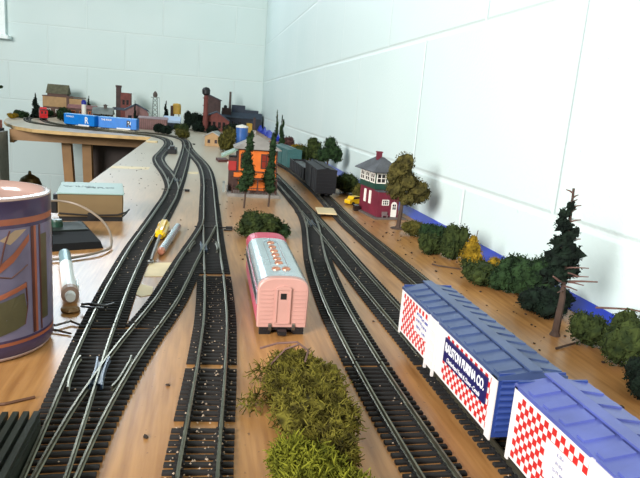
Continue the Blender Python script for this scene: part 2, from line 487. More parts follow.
def turnout(mainr, a, b, br, ba, bb, label, side, near=True, frog_s=.62, toe_low=True):
    """mainr from a to b, branch br from ba to bb; side=-1 branch leaves to the left, toe_low: toe nearest the camera"""
    root = thing('track_turnout', label, 'track switch', group='track switches')
    n = int((b-a)/PITCH_T)
    tie_o = MB().use(m_tie)
    for k in range(n):
        p, t = mainr.at(a+(k+.5)*(b-a)/n); nn = Vector((t.y, -t.x, 0))
        # lateral offset of the branch here
        f = (k+.5)/n
        q, _ = br.at(ba+(bb-ba)*f)
        off = (q-p).dot(nn)
        h0 = min(-15, off-15); h1 = max(15, off+15)
        tb_ = tie_mb(m_tie, h0, h1, ())
        tb_.build('tie', root, loc=(p.x, p.y, 0), rz=math.atan2(t.y, t.x)-PI/2)
    def cut(fa, fb, r, A, B, o_):
        if not toe_low: fa, fb = 1-fb, 1-fa
        return r.off(A+(B-A)*fa, A+(B-A)*fb, o_)
    rail_mb(cut(0, 1, mainr, a, b, -side*G)).build('stock_rail', root)
    rail_mb(cut(0, 1, br, ba, bb, side*G)).build('stock_rail', root)
    rail_mb(cut(.14, 1, mainr, a, b, side*G)).build('closure_rail', root)
    rail_mb(cut(.14, 1, br, ba, bb, -side*G), z=RZ-.05).build('closure_rail', root)
    # frog and check rails
    fs = frog_s if toe_low else 1-frog_s
    pm, tm = mainr.at(a+(b-a)*fs); pf = pm+Vector((tm.y, -tm.x, 0))*side*G
    fr = MB().use(m_frog)
    for o_ in (-2.3, 2.3):
        seg = [pf+tm*x+Vector((tm.y, -tm.x, 0))*(o_+(abs(x)/18.0)**2*(1.0 if o_ > 0 else -1.0)) for x in (-18, -9, 0, 9, 18)]
        rail_mb(seg, fr, z=RZ-.2)
    cs = [pf+tm*-14+Vector((tm.y, -tm.x, 0))*-3, pf+tm*-14+Vector((tm.y, -tm.x, 0))*3, pf+tm*14+Vector((tm.y, -tm.x, 0))*3, pf+tm*14+Vector((tm.y, -tm.x, 0))*-3]
    fr.loft([[(c.x, c.y, 1.8) for c in cs], [(c.x, c.y, 3.0) for c in cs]])
    tag(fr.build('frog', root), 'blue black metal crossing piece')
    L_ = b-a
    rail_mb(mainr.off(a+L_*fs-20, a+L_*fs+20, lambda t: -side*(G-2.4-1.2*abs(2*t-1)**4))).build('check_rail', root)
    LB = bb-ba
    rail_mb(br.off(ba+LB*fs-20, ba+LB*fs+20, lambda t: side*(G-2.4-1.2*abs(2*t-1)**4))).build('check_rail', root)
    # throw bar
    ts = .15 if toe_low else .85
    p, t = mainr.at(a+L_*ts)
    tb_ = M(m_tie2).box(-19, 22, -1.5, 1.5, 1.9, 2.9).box(19, 27, -3, 3, .2, 3.6)
    tb_.build('throw_bar', root, loc=(p.x, p.y, 0), rz=math.atan2(t.y, t.x)-PI/2)
    def fn(r):
        p, d = mainr.at(a+(b-a)*r.random()); q = p+Vector((d.y, -d.x, 0))*r.uniform(-14, 14)
        return q.x, q.y, r.choice((.1, 1.75))
    grains(fn, 50, random.Random(len(label)), root)
    return root

rP = Route([(-57, 60), (-57, 140), (-58, 225), (-60, 300), (-62, 362), (-63, 440), (-63, 500), (-61, 610), (-56, 719), (-51, 836), (-47, 950), (-48, 1050), (-57, 1149), (-73, 1269), (-95, 1412), (-109, 1560), (-108, 1781), (-112, 2040), (-135, 2230), (-190, 2365), (-280, 2430), (-400, 2478), (-510, 2540), (-620, 2622), (-712, 2740), (-785, 2940), (-820, 3150), (-815, 3330)])
rT2 = Route([(-57, 140), (-55, 205), (-51.5, 265), (-46, 315), (-39, 362), (-25, 440), (-18, 495), (-11, 560), (-4, 615), (4, 676), (9.5, 725), (11.5, 760)])
rT3 = Route([(0, 100), (0, 160), (2, 220), (4.5, 261), (8, 313), (11, 368), (13, 420), (13.5, 505), (12.5, 599), (12, 698), (12, 780), (12, 874), (12, 964), (12, 1109), (9, 1279), (1, 1431), (-13, 1577), (-31, 1740), (-46, 1914), (-56, 2116), (-76, 2290), (-118, 2410), (-180, 2490), (-270, 2540), (-410, 2568), (-550, 2655), (-660, 2810), (-735, 3020), (-775, 3200), (-780, 3400)])
rQ = Route([(-47, 940), (-47, 1000), (-46, 1080), (-45, 1180), (-45, 1285), (-45, 1400), (-46, 1560), (-47, 1700), (-49, 1850), (-52, 1990), (-57, 2110)])
rT6 = Route([(152, 60), (152, 160), (151.5, 300), (151, 438), (152, 565), (154, 700), (155, 890), (155, 1089), (154, 1250), (152, 1400), (140, 1700), (118, 2000), (84, 2300), (40, 2560)])
rT5 = Route([(113, 60), (108, 150), (106, 212), (105, 279), (105.5, 349), (108, 430), (113, 505), (121, 585), (132, 665), (143, 740), (151, 815), (155, 890)])
rT7 = Route([(203, 60), (203, 200), (204, 400), (204, 546), (203, 700), (203, 780), (207, 893), (212, 1000), (216, 1120), (217, 1230), (215, 1411), (203, 1560), (188, 1750), (168, 2000), (140, 2300), (90, 2600), (20, 2860), (-60, 3000)])

def S_(r, y): return r.sy(y)
# near-left turnout (points nearest the camera)
turnout(rP, S_(rP, 150), S_(rP, 392), rT2, S_(rT2, 150), S_(rT2, 392), 'left foreground track switch with a crossing of bright rails beside the mug', 1, frog_s=.71)
section(rP, S_(rP, 394), S_(rP, 700), 'curved black track left of the screwdriver, starting from the foreground switch', grit=90)
section(rP, S_(rP, 700), S_(rP, 985), 'track length running past the right side of the power supply box', grit=50)
turnout(rP, S_(rP, 987), S_(rP, 1215), rQ, S_(rQ, 987), S_(rQ, 1215), 'track switch in the middle distance, right of the power supply box', 1, frog_s=.66)
section(rP, S_(rP, 1217), S_(rP, 1217)+620, 'leftmost track bulging left near the table edge beyond the middle switch', near=False, grit=20)
section(rP, S_(rP, 1217)+622, S_(rP, 1217)+1280, 'track bending left round the inner table corner in front of the green bushes', near=False, grit=0)
section(rP, S_(rP, 1217)+1282, S_(rP, 1217)+2330, 'outer track along the front edge of the far table before the blue boxcars', near=False, grit=0)
section(rQ, S_(rQ, 1217), S_(rQ, 1880), 'straight track between the two wavy ones in the distance', near=False, grit=20)
section(rT2, S_(rT2, 394), S_(rT2, 532), 'short diagonal track joining the two left switches', material=m_tie, grit=70)
section(rT3, 0, S_(rT3, 330), 'nearest track left of the moss clump, its gaps showing bare wood', material=m_tie2, skip=(30,), grit=420)
section(rT3, S_(rT3, 330), S_(rT3, 520), 'track left of the pink passenger car, below the switch', material=m_tie2, skip=(0,), grit=260)
turnout(rT3, S_(rT3, 528), S_(rT3, 762), rT2, S_(rT2, 528), S_(rT2, 762), 'track switch left of the pink passenger car with stepped tie ends', -1, frog_s=.6, toe_low=False)
section(rT3, S_(rT3, 764), S_(rT3, 1180), 'straight track left of the orange station', grit=60)
section(rT3, S_(rT3, 1182), S_(rT3, 1860), 'track curving left behind the orange station toward the far switch', near=False, grit=30)
turnout(rT3, S_(rT3, 1882), S_(rT3, 2112), rQ, S_(rQ, 1882), S_(rQ, 2109), 'farthest track switch, in front of the olive bushes', -1, frog_s=.6, toe_low=False)
a = S_(rT3, 2114)
section(rT3, a, a+420, 'track turning left at the far end past the olive bushes', near=False, grit=0)
section(rT3, a+422, min(a+1620, rT3.len), 'inner far track carrying the blue boxcars and the red caboose', near=False, grit=0)
section(rT5, 0, S_(rT5, 330), 'nearest track right of the moss clump', grit=60)
section(rT5, S_(rT5, 332), S_(rT5, 655), 'curved track just right of the pink passenger car', grit=90)
turnout(rT6, S_(rT6, 657), S_(rT6, 888), rT5, S_(rT5, 657), S_(rT5, 886), 'track switch right of the dark bush in the centre', -1, frog_s=.5, toe_low=False)
section(rT6, 0, S_(rT6, 330), 'track under the two checkered boxcars', grit=40)
section(rT6, S_(rT6, 332), S_(rT6, 655), 'straight track leading to the front of the checkered boxcars', grit=90)
section(rT6, S_(rT6, 890), S_(rT6, 1330), 'track passing right of the orange station', grit=40)
section(rT6, S_(rT6, 1332), rT6.len, 'far track hidden behind the orange station', near=False, grit=0)
section(rT7, 0, S_(rT7, 560), 'rightmost track partly hidden behind the checkered boxcars', material=m_tie2, grit=30)
section(rT7, S_(rT7, 562), S_(rT7, 1050), 'rightmost track passing the red and green signal tower', material=m_tie2, grit=80)
section(rT7, S_(rT7, 1052), rT7.len, 'far track beneath the dark freight train', near=False, grit=0)

# ================================================================== ROLLING STOCK
m_black = mat('black_plastic', (.09, .09, .10), .45, var=.2)
m_steelw = mat('wheel_steel', (.45, .43, .40), .35, metal=.8, var=.1)
def truck(parent, y, z=RZ, w=9.5):
    """two-axle bogie: side frames, bolster and four wheels"""
    t = MB().use(m_black)
    for sx in (-1, 1):
        xx = sx*(w+2.2)
        t.prismx([(y-15, z+3.5), (y-11, z+1.2), (y-5, z+3), (y-3, z+.8), (y+3, z+.8), (y+5, z+3), (y+11, z+1.2), (y+15, z+3.5), (y+11, z+6.6), (y+4, z+8), (y-4, z+8), (y-11, z+6.6)], xx-.9, xx+.9)
    t.box(-w-2, w+2, y-2, y+2, z+3, z+7)
    o = t.build('truck_frame', parent)
    wh = MB().use(m_steelw)
    for yy in (y-10, y+10):
        for sx in (-1, 1):
            x0 = sx*G
            ring = [(yy+5*math.cos(2*PI*k/16), z+5+5*math.sin(2*PI*k/16)) for k in range(16)]
            wh.prismx(ring, x0-1.1, x0+1.1)
        wh.tube([(-G, yy, z+5), (G, yy, z+5)], .9, 6)
    wh.build('wheels', o)
    return o
m_white = mat('white_car_side', (.86, .84, .83), .4, var=.03)
m_red = mat('checker_red', (.76, .16, .15), .4, var=.06)
m_navy = mat('sign_navy', (.10, .10, .33), .4, var=.05)
m_blueroof = mat('blue_car_roof', (.25, .31, .46), .4, var=.1)
m_blueroof2 = mat('violet_blue_car_roof', (.32, .36, .62), .38, var=.1)
m_blueend = mat('blue_car_end', (.17, .25, .50), .4, var=.1)
m_letter_w = mat('white_lettering', (.93, .93, .93), .5, var=.02)
m_letter_b = mat('faded_navy_lettering', (.33, .36, .62), .5, var=.05)

def boxcar(label, loc, rz, L, H, W, roofm, endm, pattern):
    """built with its near end at y=0 and far end at y=L; side with x=-W/2 faces the camera"""
    root = thing('boxcar', label, 'freight car', loc, rz, 'checkered boxcars')
    z0 = 12.3; z1 = z0+H; hw = W/2
    b = MB().use(m_white)
    b.box(-hw, hw, .8, L-.8, z0, z1-1)
    sq = 2.85
    cols = int((L-7)/sq); rows = int((H-3)/sq)
    y_off = 3.4
    def red(i, j): return (i+j) % 2 == 0 and pattern(i, j, cols, rows)
    b.use(m_red)
    for sgn in (-1, 1):
        xx = sgn*(hw+.12)
        for i in range(cols):
            for j in range(rows):
                if red(i, j):
                    ya = L-y_off-(i+1)*sq; yb = ya+sq; za = z0+1.3+j*sq; zb = za+sq
                    b.box(min(sgn*hw, xx), max(sgn*hw, xx), ya, yb, za, zb)
    body = b.build('body', root)
    # door with posts
    d = MB().use(m_white)
    dy = L*.5
    for sgn in (-1,):
        d.box(-hw-1.1, -hw, dy+4, dy+15, z0-.5, z1-1.6, 0)
        for k in range(5): d.box(-hw-1.5, -hw-1.05, dy+5.5, dy+13.5, z0+4+k*6, z0+4.6+k*6)
        d.box(-hw-1.6, -hw-.2, dy+14.6, dy+16.2, z0-3.5, z1-1.2)
        d.box(-hw-1.6, -hw-.2, dy+2.8, dy+4.4, z0-3.5, z1-1.2)
        M(m_white).box(-hw-.7, -hw, 0, 5, z0-1.5, z1-1.2).build('corner_post', root); M(m_white).box(-hw-.7, -hw, L-2.4, L-.2, z0-1.5, z1-1.2).build('corner_post', root)
    d.build('side_door', root)
    # ends with horizontal corrugations
    for yy, s2 in ((-.1, -1), (L+.1, 1)):
        e = MB().use(endm)
        e.box(-hw+.3, hw-.3, min(yy, yy-s2*1.1), max(yy, yy-s2*1.1), z0, z1+1)
        for k in range(9):
            zz = z0+2.5+k*(H-3)/9
            e.prismx([(yy, zz), (yy+s2*.9, zz+.8), (yy+s2*.9, zz+1.4), (yy, zz+2.2)] if s2 > 0 else [(yy, zz+2.2), (yy-.9, zz+1.4), (yy-.9, zz+.8), (yy, zz)], -hw+1.5, hw-1.5)
        tag(e.build('end_wall', root), 'blue ribbed end wall')
    # roof: shallow gable, raised diagonal panels, running board
    r = MB().use(roofm)
    r.prismy([(-hw-.7, z1-2.2), (hw+.7, z1-2.2), (hw+.7, z1-.4), (0, z1+2.4), (-hw-.7, z1-.4)], -.6, L+.6)
    npan = 12
    for k in range(npan):
        ya = 2+k*(L-4)/npan
        for sgn in (-1, 1):
            x_in, x_out = sgn*4.2, sgn*(hw-.6)
            zi, zo = z1+2.4-4.2/(hw+.7)*2.8, z1+2.4-(hw-.6)/(hw+.7)*2.8
            pw = (L-4)/npan
            lo = [(x_in, ya+.9, zi), (x_out, ya+.9, zo), (x_out, ya+pw*.45, zo), (x_in, ya+pw*.75, zi)]
            if sgn < 0: lo = lo[::-1]
            r.loft([lo, [(x, y, z+.85) for x, y, z in lo]])
    r.build('roof', root)
    rb = MB().use(roofm)
    rb.box(-3.1, 3.1, -2.2, L+2.2, z1+2.7, z1+3.5)
    for k in range(7): rb.box(-2.6, 2.6, 3+k*(L-7)/6, 4+k*(L-7)/6, z1+1.6, z1+2.7)
    rb.build('running_board', root)
    u = MB().use(m_black); u.box(-hw+5, hw-5, 2, L-2, z0-1.5, z0+.3); u.box(-2.5, 2.5, -8, L+8, z0-2.2, z0-.2)
    u.box(-2.6, 2.6, -9.5, -7.2, z0-3.4, z0+.8)
    u.box(-2.6, 2.6, L+7.2, L+9.5, z0-3.4, z0+.8)
    u.build('underframe', root)
    truck(root, 22); truck(root, L-22)
    return root, z0, z1, hw

def pat1(i, j, c, r):
    f = i/c; g = j/r
    if f < .39:
        if .17 < f < .33 and .40 < g < .85: return False
        return f < .385
    if f < .535: return False
    return True
bc1, z0, z1, hw = boxcar('checkered boxcar with slate blue roof and navy name panel, whole in view', (152.4, 229, 0), .0, 135.5, 31, 34, m_blueroof, m_blueend, pat1)
# navy name panel
pnl = M(m_navy).box(-hw-1.0, -hw-.1, 8.5, 59, z0+12.2, z0+25.6).build('name_panel', bc1)
pnl['label'] = 'navy panel with white lettering'
AX = ((0, -1, 0), (0, 0, 1))
text_mesh('lettering', 'RALSTON PURINA CO.', 7.0, m_letter_w, pnl, (-hw-1.1, 33.8, z0+20.6), AX, sx=.66, bold=.18)
text_mesh('lettering', 'Checkerboard Feeds & Chows - Cereals', 3.5, m_letter_w, pnl, (-hw-1.1, 33.8, z0+14.6), AX, sx=.70, shear=.3)
blank = M(m_white).box(-hw-.35, -hw-.05, 87, 106, z0+11, z0+24).build('data_patch', bc1)
for k in range(6):
    text_mesh('lettering', ['RPCX 4607', 'CAPY 100000', 'LD LMT 123', 'LT WT 46', 'EXW 9-4', 'IL 40-6'][k], 2.3, m_letter_b, blank, (-hw-.45, 101 if k % 2 == 0 else 92, z0+22.5-int(k/2)*4-(k % 2)*1.0), AX, sx=.8)

def pat2(i, j, c, r):
    f = i/c; g = j/r
    if f < .16: return True
    if f < .30 and g > .66-(f-.16)*.2: return True
    if f < .30 and g < .22: return True
    if f < .36: return g > .75
    if f < .45: return g > .82
    return f > .5
bc2, z0b, z1b, hwb = boxcar('checkered boxcar with violet blue roof cut off by the right edge', (153.6, 76, 0), 0, 140, 34, 34, m_blueroof2, m_blueend, pat2)
pb = M(m_white).box(-hwb-.35, -hwb-.05, 92, 112, z0b+8, z0b+24).build('data_patch', bc2)
for k in range(4):
    text_mesh('lettering', ['IL 50-6', 'IH 10-6', 'CU FT 4900', 'BLT 6-62'][k], 1.9, mat('pale_grey_lettering', (.55, .56, .68), .5), pb, (-hwb-.45, 103, z0b+21.5-k*3.4), AX, sx=.8)

# pink passenger car
m_pink = mat('pink_plastic', (.74, .56, .52), .42, var=.05)
m_magenta = mat('magenta_plastic', (.74, .22, .33), .4, var=.08)
m_silver = mat('silver_roof', (.70, .75, .77), .22, metal=.55, var=.06, coat=.4)
m_copper = mat('copper_lamps', (.80, .55, .45), .25, metal=.6, var=.1)
pc = thing('passenger_car', 'short passenger car with pink end, silver roof and magenta sides standing on the bare board', 'passenger car', (57.5, 386, -4.8), -.012)
Lc = 142
def pc_arch(w_, zs, zt, n=18):
    """half-superellipse from the right eave over the crown to the left eave"""
    out = []
    for k in range(n+1):
        a = PI*k/n; c_, s_ = math.cos(a), math.sin(a)
        out.append((w_*math.copysign(abs(c_)**.62, c_), zs+(zt-zs)*abs(s_)**.8))
    return out
def pc_ring(y, s=1.0, dz=0):
    return [(-17.2*s, y, 10), (17.2*s, y, 10)]+[(x, y, z+dz) for x, z in pc_arch(17.6*s, 35.5, 45.3)]
M(m_magenta).loft([pc_ring(3, .985, -.6), pc_ring(Lc, .985, -.6)]).build('body', pc)
en = M(m_pink).loft([pc_ring(0, .96, -.8), pc_ring(.8), pc_ring(5.5)])
for k in range(9):
    zz = 13+k*2.9
    en.box(-15.6, -7.2, -.45, .5, zz, zz+.5); en.box(7.2, 15.6, -.45, .5, zz, zz+.5)
ed = en.build('end_wall', pc); ed['label'] = 'pale pink end wall'
dr = M(m_pink)
dr.box(-5.2, -4.2, -1.3, .5, 13, 37.5).box(4.2, 5.2, -1.3, .5, 13, 37.5).box(-5.2, 5.2, -1.3, .5, 12.6, 13.6)
dr.prismy([(-5.6, 37.2), (5.6, 37.2), (4.6, 39), (0, 40.2), (-4.6, 39)], -1.4, .5)
dr.box(-4.2, 4.2, -.7, .5, 13.4, 37.2)
dro = dr.build('end_door', pc); dro['label'] = 'pink end door with raised frame'
M(m_black).box(-2, 2, -1.0, -.6, 30.4, 34.6).build('door_window', dro)
for sgn in (-1, 1):
    mb_ = M(m_silver)
    mb_.box(min(sgn*17, sgn*17.9), max(sgn*17, sgn*17.9), 7, Lc-2, 24, 33)
    so = mb_.build('window_band', pc); so['label'] = 'silver band along the side'
    wi = MB().use(m_black)
    for k in range(10): wi.box(min(sgn*17.8, sgn*18.1), max(sgn*17.8, sgn*18.1), 11+k*12.5, 19+k*12.5, 26, 31)
    wi.build('side_windows', so)
roof = M(m_silver).loft([[(x, y, z) for x, z in pc_arch(17.9, 36.5, 45.8)]+[(0, y, 36)] for y in (5.6, 122)])
ro = roof.build('roof', pc); ro['label'] = 'glossy silver roof'
tri = M(m_magenta).loft([[(x, y, z) for x, z in pc_arch(18.1, 36, 46.1)]+[(0, y, 35.8)] for y in (122, Lc)])
tri.build('roof_end', pc)['label'] = 'magenta far end of the roof'
for q, (xx, yy) in enumerate([(-3.6, 22), (3.6, 22), (0, 38), (0, 50), (0, 62), (0, 74), (0, 87), (0, 102)]):
    M(m_copper).lathe([(3.3, 45.2), (3.3, 46.1), (2.4, 47), (.9, 47.4)], xx, yy, 14).build('roof_vent', ro)
fr = MB().use(m_silver)
fr.tube([(-6, 31, 46), (-6, 104, 46), (0, 114, 46.6), (6, 104, 46), (6, 31, 46), (-6, 31, 46)], .5, 6)
fr.build('roof_rail', ro)
ub = MB().use(m_black); ub.box(-13, 13, 1, Lc-1, 7.6, 10); ub.box(-15.5, -8, -.5, 3, 4.8, 10).box(8, 15.5, -.5, 3, 4.8, 10).box(-3, 3, -6, 2, 6, 9)
ub.build('underframe', pc)
truck(pc, 14); truck(pc, Lc-16)

# dark freight cars on the rightmost track
m_dkcar = mat('blue_black_car', (.04, .04, .07), .7, var=.2)
m_gncar = mat('teal_green_car', (.20, .36, .36), .5, var=.12)
m_redcar = mat('dull_red_car', (.60, .14, .13), .5, var=.12)
def route_pose(r, y):
    p, t = r.at(r.sy(y)); return p, math.atan2(t.y, t.x)-PI/2
def simple_car(name, label, cat, r, y, L, H, W, body_m, kind='box', group=None):
    s0 = r.sy(y); p, t = r.at(s0); p2, _ = r.at(s0+L); t = (p2-p).normalized()
    root = thing(name, label, cat, (p.x, p.y, 0), math.atan2(t.y, t.x)-PI/2, group)
    z0 = 10.5; z1 = z0+H; hw = W/2
    b = MB().use(body_m)
    if kind == 'box':
        b.box(-hw, hw, 0, L, z0, z1-1)
        for k in range(9):
            yy = 3+k*(L-6)/8; b.box(-hw-.5, -hw, yy-.5, yy+.5, z0, z1-2); b.box(hw, hw+.5, yy-.5, yy+.5, z0, z1-2)
        for k in range(6): b.box(-hw+1, hw-1, -.6, 0, z0+3+k*(H-5)/6, z0+4.5+k*(H-5)/6)
        b.build('body', root)
        rf = MB().use(body_m).prismy([(-hw-.6, z1-1.5), (hw+.6, z1-1.5), (hw+.6, z1-.4), (0, z1+2), (-hw-.6, z1-.4)], -.5, L+.5)
        rf.build('roof', root)
        MB().use(body_m).box(-3, 3, -2, L+2, z1+2.2, z1+3.2).box(-2, 2, 0, 1, z1+1, z1+2.4).box(-2, 2, L-1, L, z1+1, z1+2.4).build('running_board', root)
        MB().use(body_m).box(-hw-1.2, -hw-.3, L*.42, L*.58, z0, z1-3).box(hw+.3, hw+1.2, L*.42, L*.58, z0, z1-3).build('side_door', root)
    elif kind == 'gondola':
        b.box(-hw, hw, 0, L, z0, z0+2)
        b.box(-hw, -hw+1.2, 0, L, z0, z1).box(hw-1.2, hw, 0, L, z0, z1).box(-hw, hw, 0, 1.2, z0, z1).box(-hw, hw, L-1.2, L, z0, z1)
        for k in range(9): b.box(-hw-.8, -hw, 4+k*(L-8)/8, 5.5+k*(L-8)/8, z0, z1)
        b.box(-hw-.9, -hw+1.4, 0, L, z1, z1+1); b.box(hw-1.4, hw+.9, 0, L, z1, z1+1)
        b.build('body', root)
        M(m_black).blob(0, L/2, z1-5, hw-3, L/2-5, 6, sub=8, jit=.2).build('load', root)
    MB().use(m_black).box(-hw+5, hw-5, 2, L-2, z0-1.5, z0+.2).box(-2.4, 2.4, -8, L+8, z0-2.4, z0-.4).build('underframe', root)
    truck(root, min(22, L*.2)); truck(root, L-min(22, L*.2))
    return root, z0, z1, hw
simple_car('boxcar', 'blue black boxcar nearest on the dark freight train left of the wall trees', 'freight car', rT7, 1008, 150, 41, 35, m_dkcar)
simple_car('gondola_car', 'low dark open freight car between the black and the green boxcars', 'freight car', rT7, 1176, 200, 24, 33, m_dkcar, 'gondola')
simple_car('boxcar', 'teal green boxcar beyond the dark open freight car', 'freight car', rT7, 1410, 168, 42, 34, m_gncar)
simple_car('boxcar', 'dull red boxcar behind the teal green boxcar, mostly hidden by the fir', 'freight car', rT7, 1598, 130, 36, 34, m_redcar)

# blue boxcars on the far table
m_skyb = mat('bright_blue_car', (.03, .47, .82), .4, var=.06)
def far_blue(label, y_from, L, dark_panel):
    s0 = y_from; p, _ = rT3.at(s0); p2, _ = rT3.at(s0+L); t = (p2-p).normalized()
    root = thing('boxcar', label, 'freight car', (p.x, p.y, 0), math.atan2(t.y, t.x)-PI/2, 'blue boxcars')
    z0 = 11; H = 42; hw = 17; z1 = z0+H
    b = MB().use(m_skyb); b.box(-hw, hw, 0, L, z0, z1-1)
    for k in range(10): b.box(-hw-.4, -hw, 4+k*(L-8)/9, 5+k*(L-8)/9, z0, z1-2)
    b.build('body', root)
    M(mat('pale_blue_roof', (.35, .62, .85), .45, var=.05)).prismy([(-hw-.6, z1-1.5), (hw+.6, z1-1.5), (hw+.6, z1-.4), (0, z1+1.8), (-hw-.6, z1-.4)], -.5, L+.5).build('roof', root)
    AXL = ((0, -1, 0), (0, 0, 1))
    if dark_panel:
        M(m_letter_w).prismx([(29+7*math.cos(2*PI*k/16), z0+24+8*math.sin(2*PI*k/16)) for k in range(16)], -hw-.8, -hw-.3).build('badge', root)
    text_mesh('lettering', 'R', 36, mat('navy_badge', (.02, .03, .10), .5) if dark_panel else m_letter_w, root, (-hw-.95, 31 if dark_panel else 39, z0+20), AXL, depth=.4, sx=.9, bold=.6)
    text_mesh('lettering', 'THE ROCK', 9, m_letter_w, root, (-hw-.95, L-32, z0+31), AXL, depth=.4, sx=.95, bold=.2)
    MB().use(m_letter_w).box(-hw-.9, -hw-.3, L*.16, L*.52, z0-2, z0+3).build('side_sill', root)
    MB().use(m_black).box(-hw+5, hw-5, 2, L-2, z0-1.5, z0+.2).box(-2.4, 2.4, -8, L+8, z0-2.4, z0-.4).build('underframe', root)
    truck(root, 20); truck(root, L-20)
    return root
_s = rT3.sy(2112)
def s_at_x(r, x, s0):
    s = s0
    while s < r.len and r.at(s)[0].x > x: s += 2
    return s
sA = s_at_x(rT3, -262, _s); sB = s_at_x(rT3, -418, _s)
far_blue('right bright blue boxcar on the far table, with a dark letter', sA, 152, True)
far_blue('bright blue boxcar on the far table, the left one, with a plain white letter', sB+4, 158, False)
# red caboose
m_cab = mat('bright_red_car', (.82, .10, .12), .4, var=.06)
sC = s_at_x(rT3, -722, _s)
p, t = rT3.at(sC); p2, _ = rT3.at(sC+100); t = (p2-p).normalized()
cab = thing('caboose', 'small bright red caboose at the left end of the far table', 'caboose', (p.x, p.y, 0), math.atan2(t.y, t.x)-PI/2)
M(m_cab).box(-17, 17, 4, 96, 11, 47).box(-14, 14, 35, 62, 47, 58).build('body', cab)
M(mat('caboose_dark_red', (.42, .08, .10), .5)).prismy([(-18.5, 46), (18.5, 46), (17, 49), (0, 51.5), (-17, 49)], -4, 104).build('roof', cab)
M(m_black).box(-11, -4, 3.4, 4.1, 30, 41).box(4, 11, 3.4, 4.1, 30, 41).build('end_window', cab)
M(m_black).box(-17, 17, -4, 104, 9, 11).box(-2.5, 2.5, -10, 110, 7.5, 9).build('underframe', cab)
M(m_cab).tube([(-16, -3, 11), (-16, -3, 24), (16, -3, 24), (16, -3, 11)], .8, 5).tube([(0, -3, 11), (0, -3, 24)], .8, 5).build('end_railing', cab)
truck(cab, 20); truck(cab, 80)

# ================================================================== DESK ITEMS
m_ctop = mat('pale_green_metal', (.52, .61, .58), .5, var=.05, scale=20)
m_cbox = mat('tan_painted_metal', (.45, .37, .25), .5, var=.1, scale=20)
m_cable_b = mat('black_cable', (.07, .07, .08), .4)
m_cable_w = mat('grey_white_cable', (.50, .44, .38), .45, var=.08)
ang = -.10
ps = thing('power_supply', 'tan and pale green metal train power supply box with dark printing on top', 'power supply', (-130, 745, 0), .15)
M(m_cbox).box(-37, 37, 0, 90, 6, 33.4, 1.5).build('housing', ps)
lid = M(m_ctop).box(-38, 38, -.8, 91, 33.2, 34.6, .5).build('lid', ps); lid['label'] = 'pale green lid'
m_print = mat('dark_green_print', (.13, .25, .24), .5)
AXT = ((1, 0, 0), (0, 1, 0))
text_mesh('lettering', 'MRC', 15, m_print, lid, (10, 45, 34.7), AXT, sx=1.1, bold=.3)
text_mesh('lettering', 'POWER PACK\nHO  12V DC', 6.5, m_print, lid, (-16, 52, 34.7), AXT, sx=.9)
M(m_black).box(-36, 36, 2, 88, 0, 6).build('base', ps)
M(m_black).box(-45, -38, 10, 26, 8, 22, 1).box(-45, -38, 40, 56, 14, 26, 1).build('terminal_block', ps)
kn = M(m_cable_b).tube([(-36, -1, 10), (0, -2.5, 8), (30, -2.5, 9), (40, -1, 12), (44, 8, 14), (41, 14, 8), (36, -2, 7)], 1.0, 7).build('wire', ps)
M(m_black).box(-4, 5, -3, .2, 4, 11, .6).build('socket', ps)

# slot-style hand controller panel
cp = thing('switch_panel', 'black control panel with green knobs lying in front of the power supply', 'control panel', (-146, 634, 0), .42)
M(mat('matt_black_panel', (.05, .05, .055), .75, spec=.2)).loft([[(-52, -38, 0), (38, -38, 0), (38, 38, 0), (-52, 38, 0)], [(-50, -36, 7), (36, -36, 7), (36, 36, 13), (-50, 36, 13)]]).build('base', cp)
M(mat('dark_green_face', (.10, .14, .12), .6, var=.15)).loft([[(-48, 4, 10.7), (34, 4, 10.7), (34, 34, 13.1), (-48, 34, 13.1)], [(-48, 4, 11.6), (34, 4, 11.6), (34, 34, 14), (-48, 34, 14)]]).build('faceplate', cp)
for k in range(3):
    M(mat('green_knob', (.10, .22, .17), .35)).lathe([(6.2, 12), (6, 18), (5, 20), (1, 20.5)], -38+k*22, 20, 16).build('knob', cp)
M(mat('pale_plastic', (.80, .85, .88), .2)).box(-42, -16, -30, -14, 8, 9.6, .4).box(-20, -4, -10, -1, 9, 10.6, .4).build('label_plate', cp)
def smooth3(pts, n=5):
    P = [Vector(p) for p in pts]; P = [P[0]]+P+[P[-1]]; out = []
    for a, b, c, d in zip(P, P[1:], P[2:], P[3:]):
        for k in range(n):
            t = k/n; out.append(.5*((2*b)+(-a+c)*t+(2*a-5*b+4*c-d)*t*t+(-a+3*b-3*c+d)*t*t*t))
    return out+[P[-1]]
o = M(m_cable_w).tube(smooth3([(-190, 650, 26), (-182, 684, 30), (-160, 704, 31), (-136, 700, 28), (-110, 674, 20), (-94, 642, 12), (-88, 612, 3), (-94, 590, 3), (-110, 572, 2.2), (-130, 560, 2.2), (-155, 552, 2.2)]), 1.25, 8).build('looped_cable')
tag(o, 'pale looped cable arching over the black control panel', 'cable')

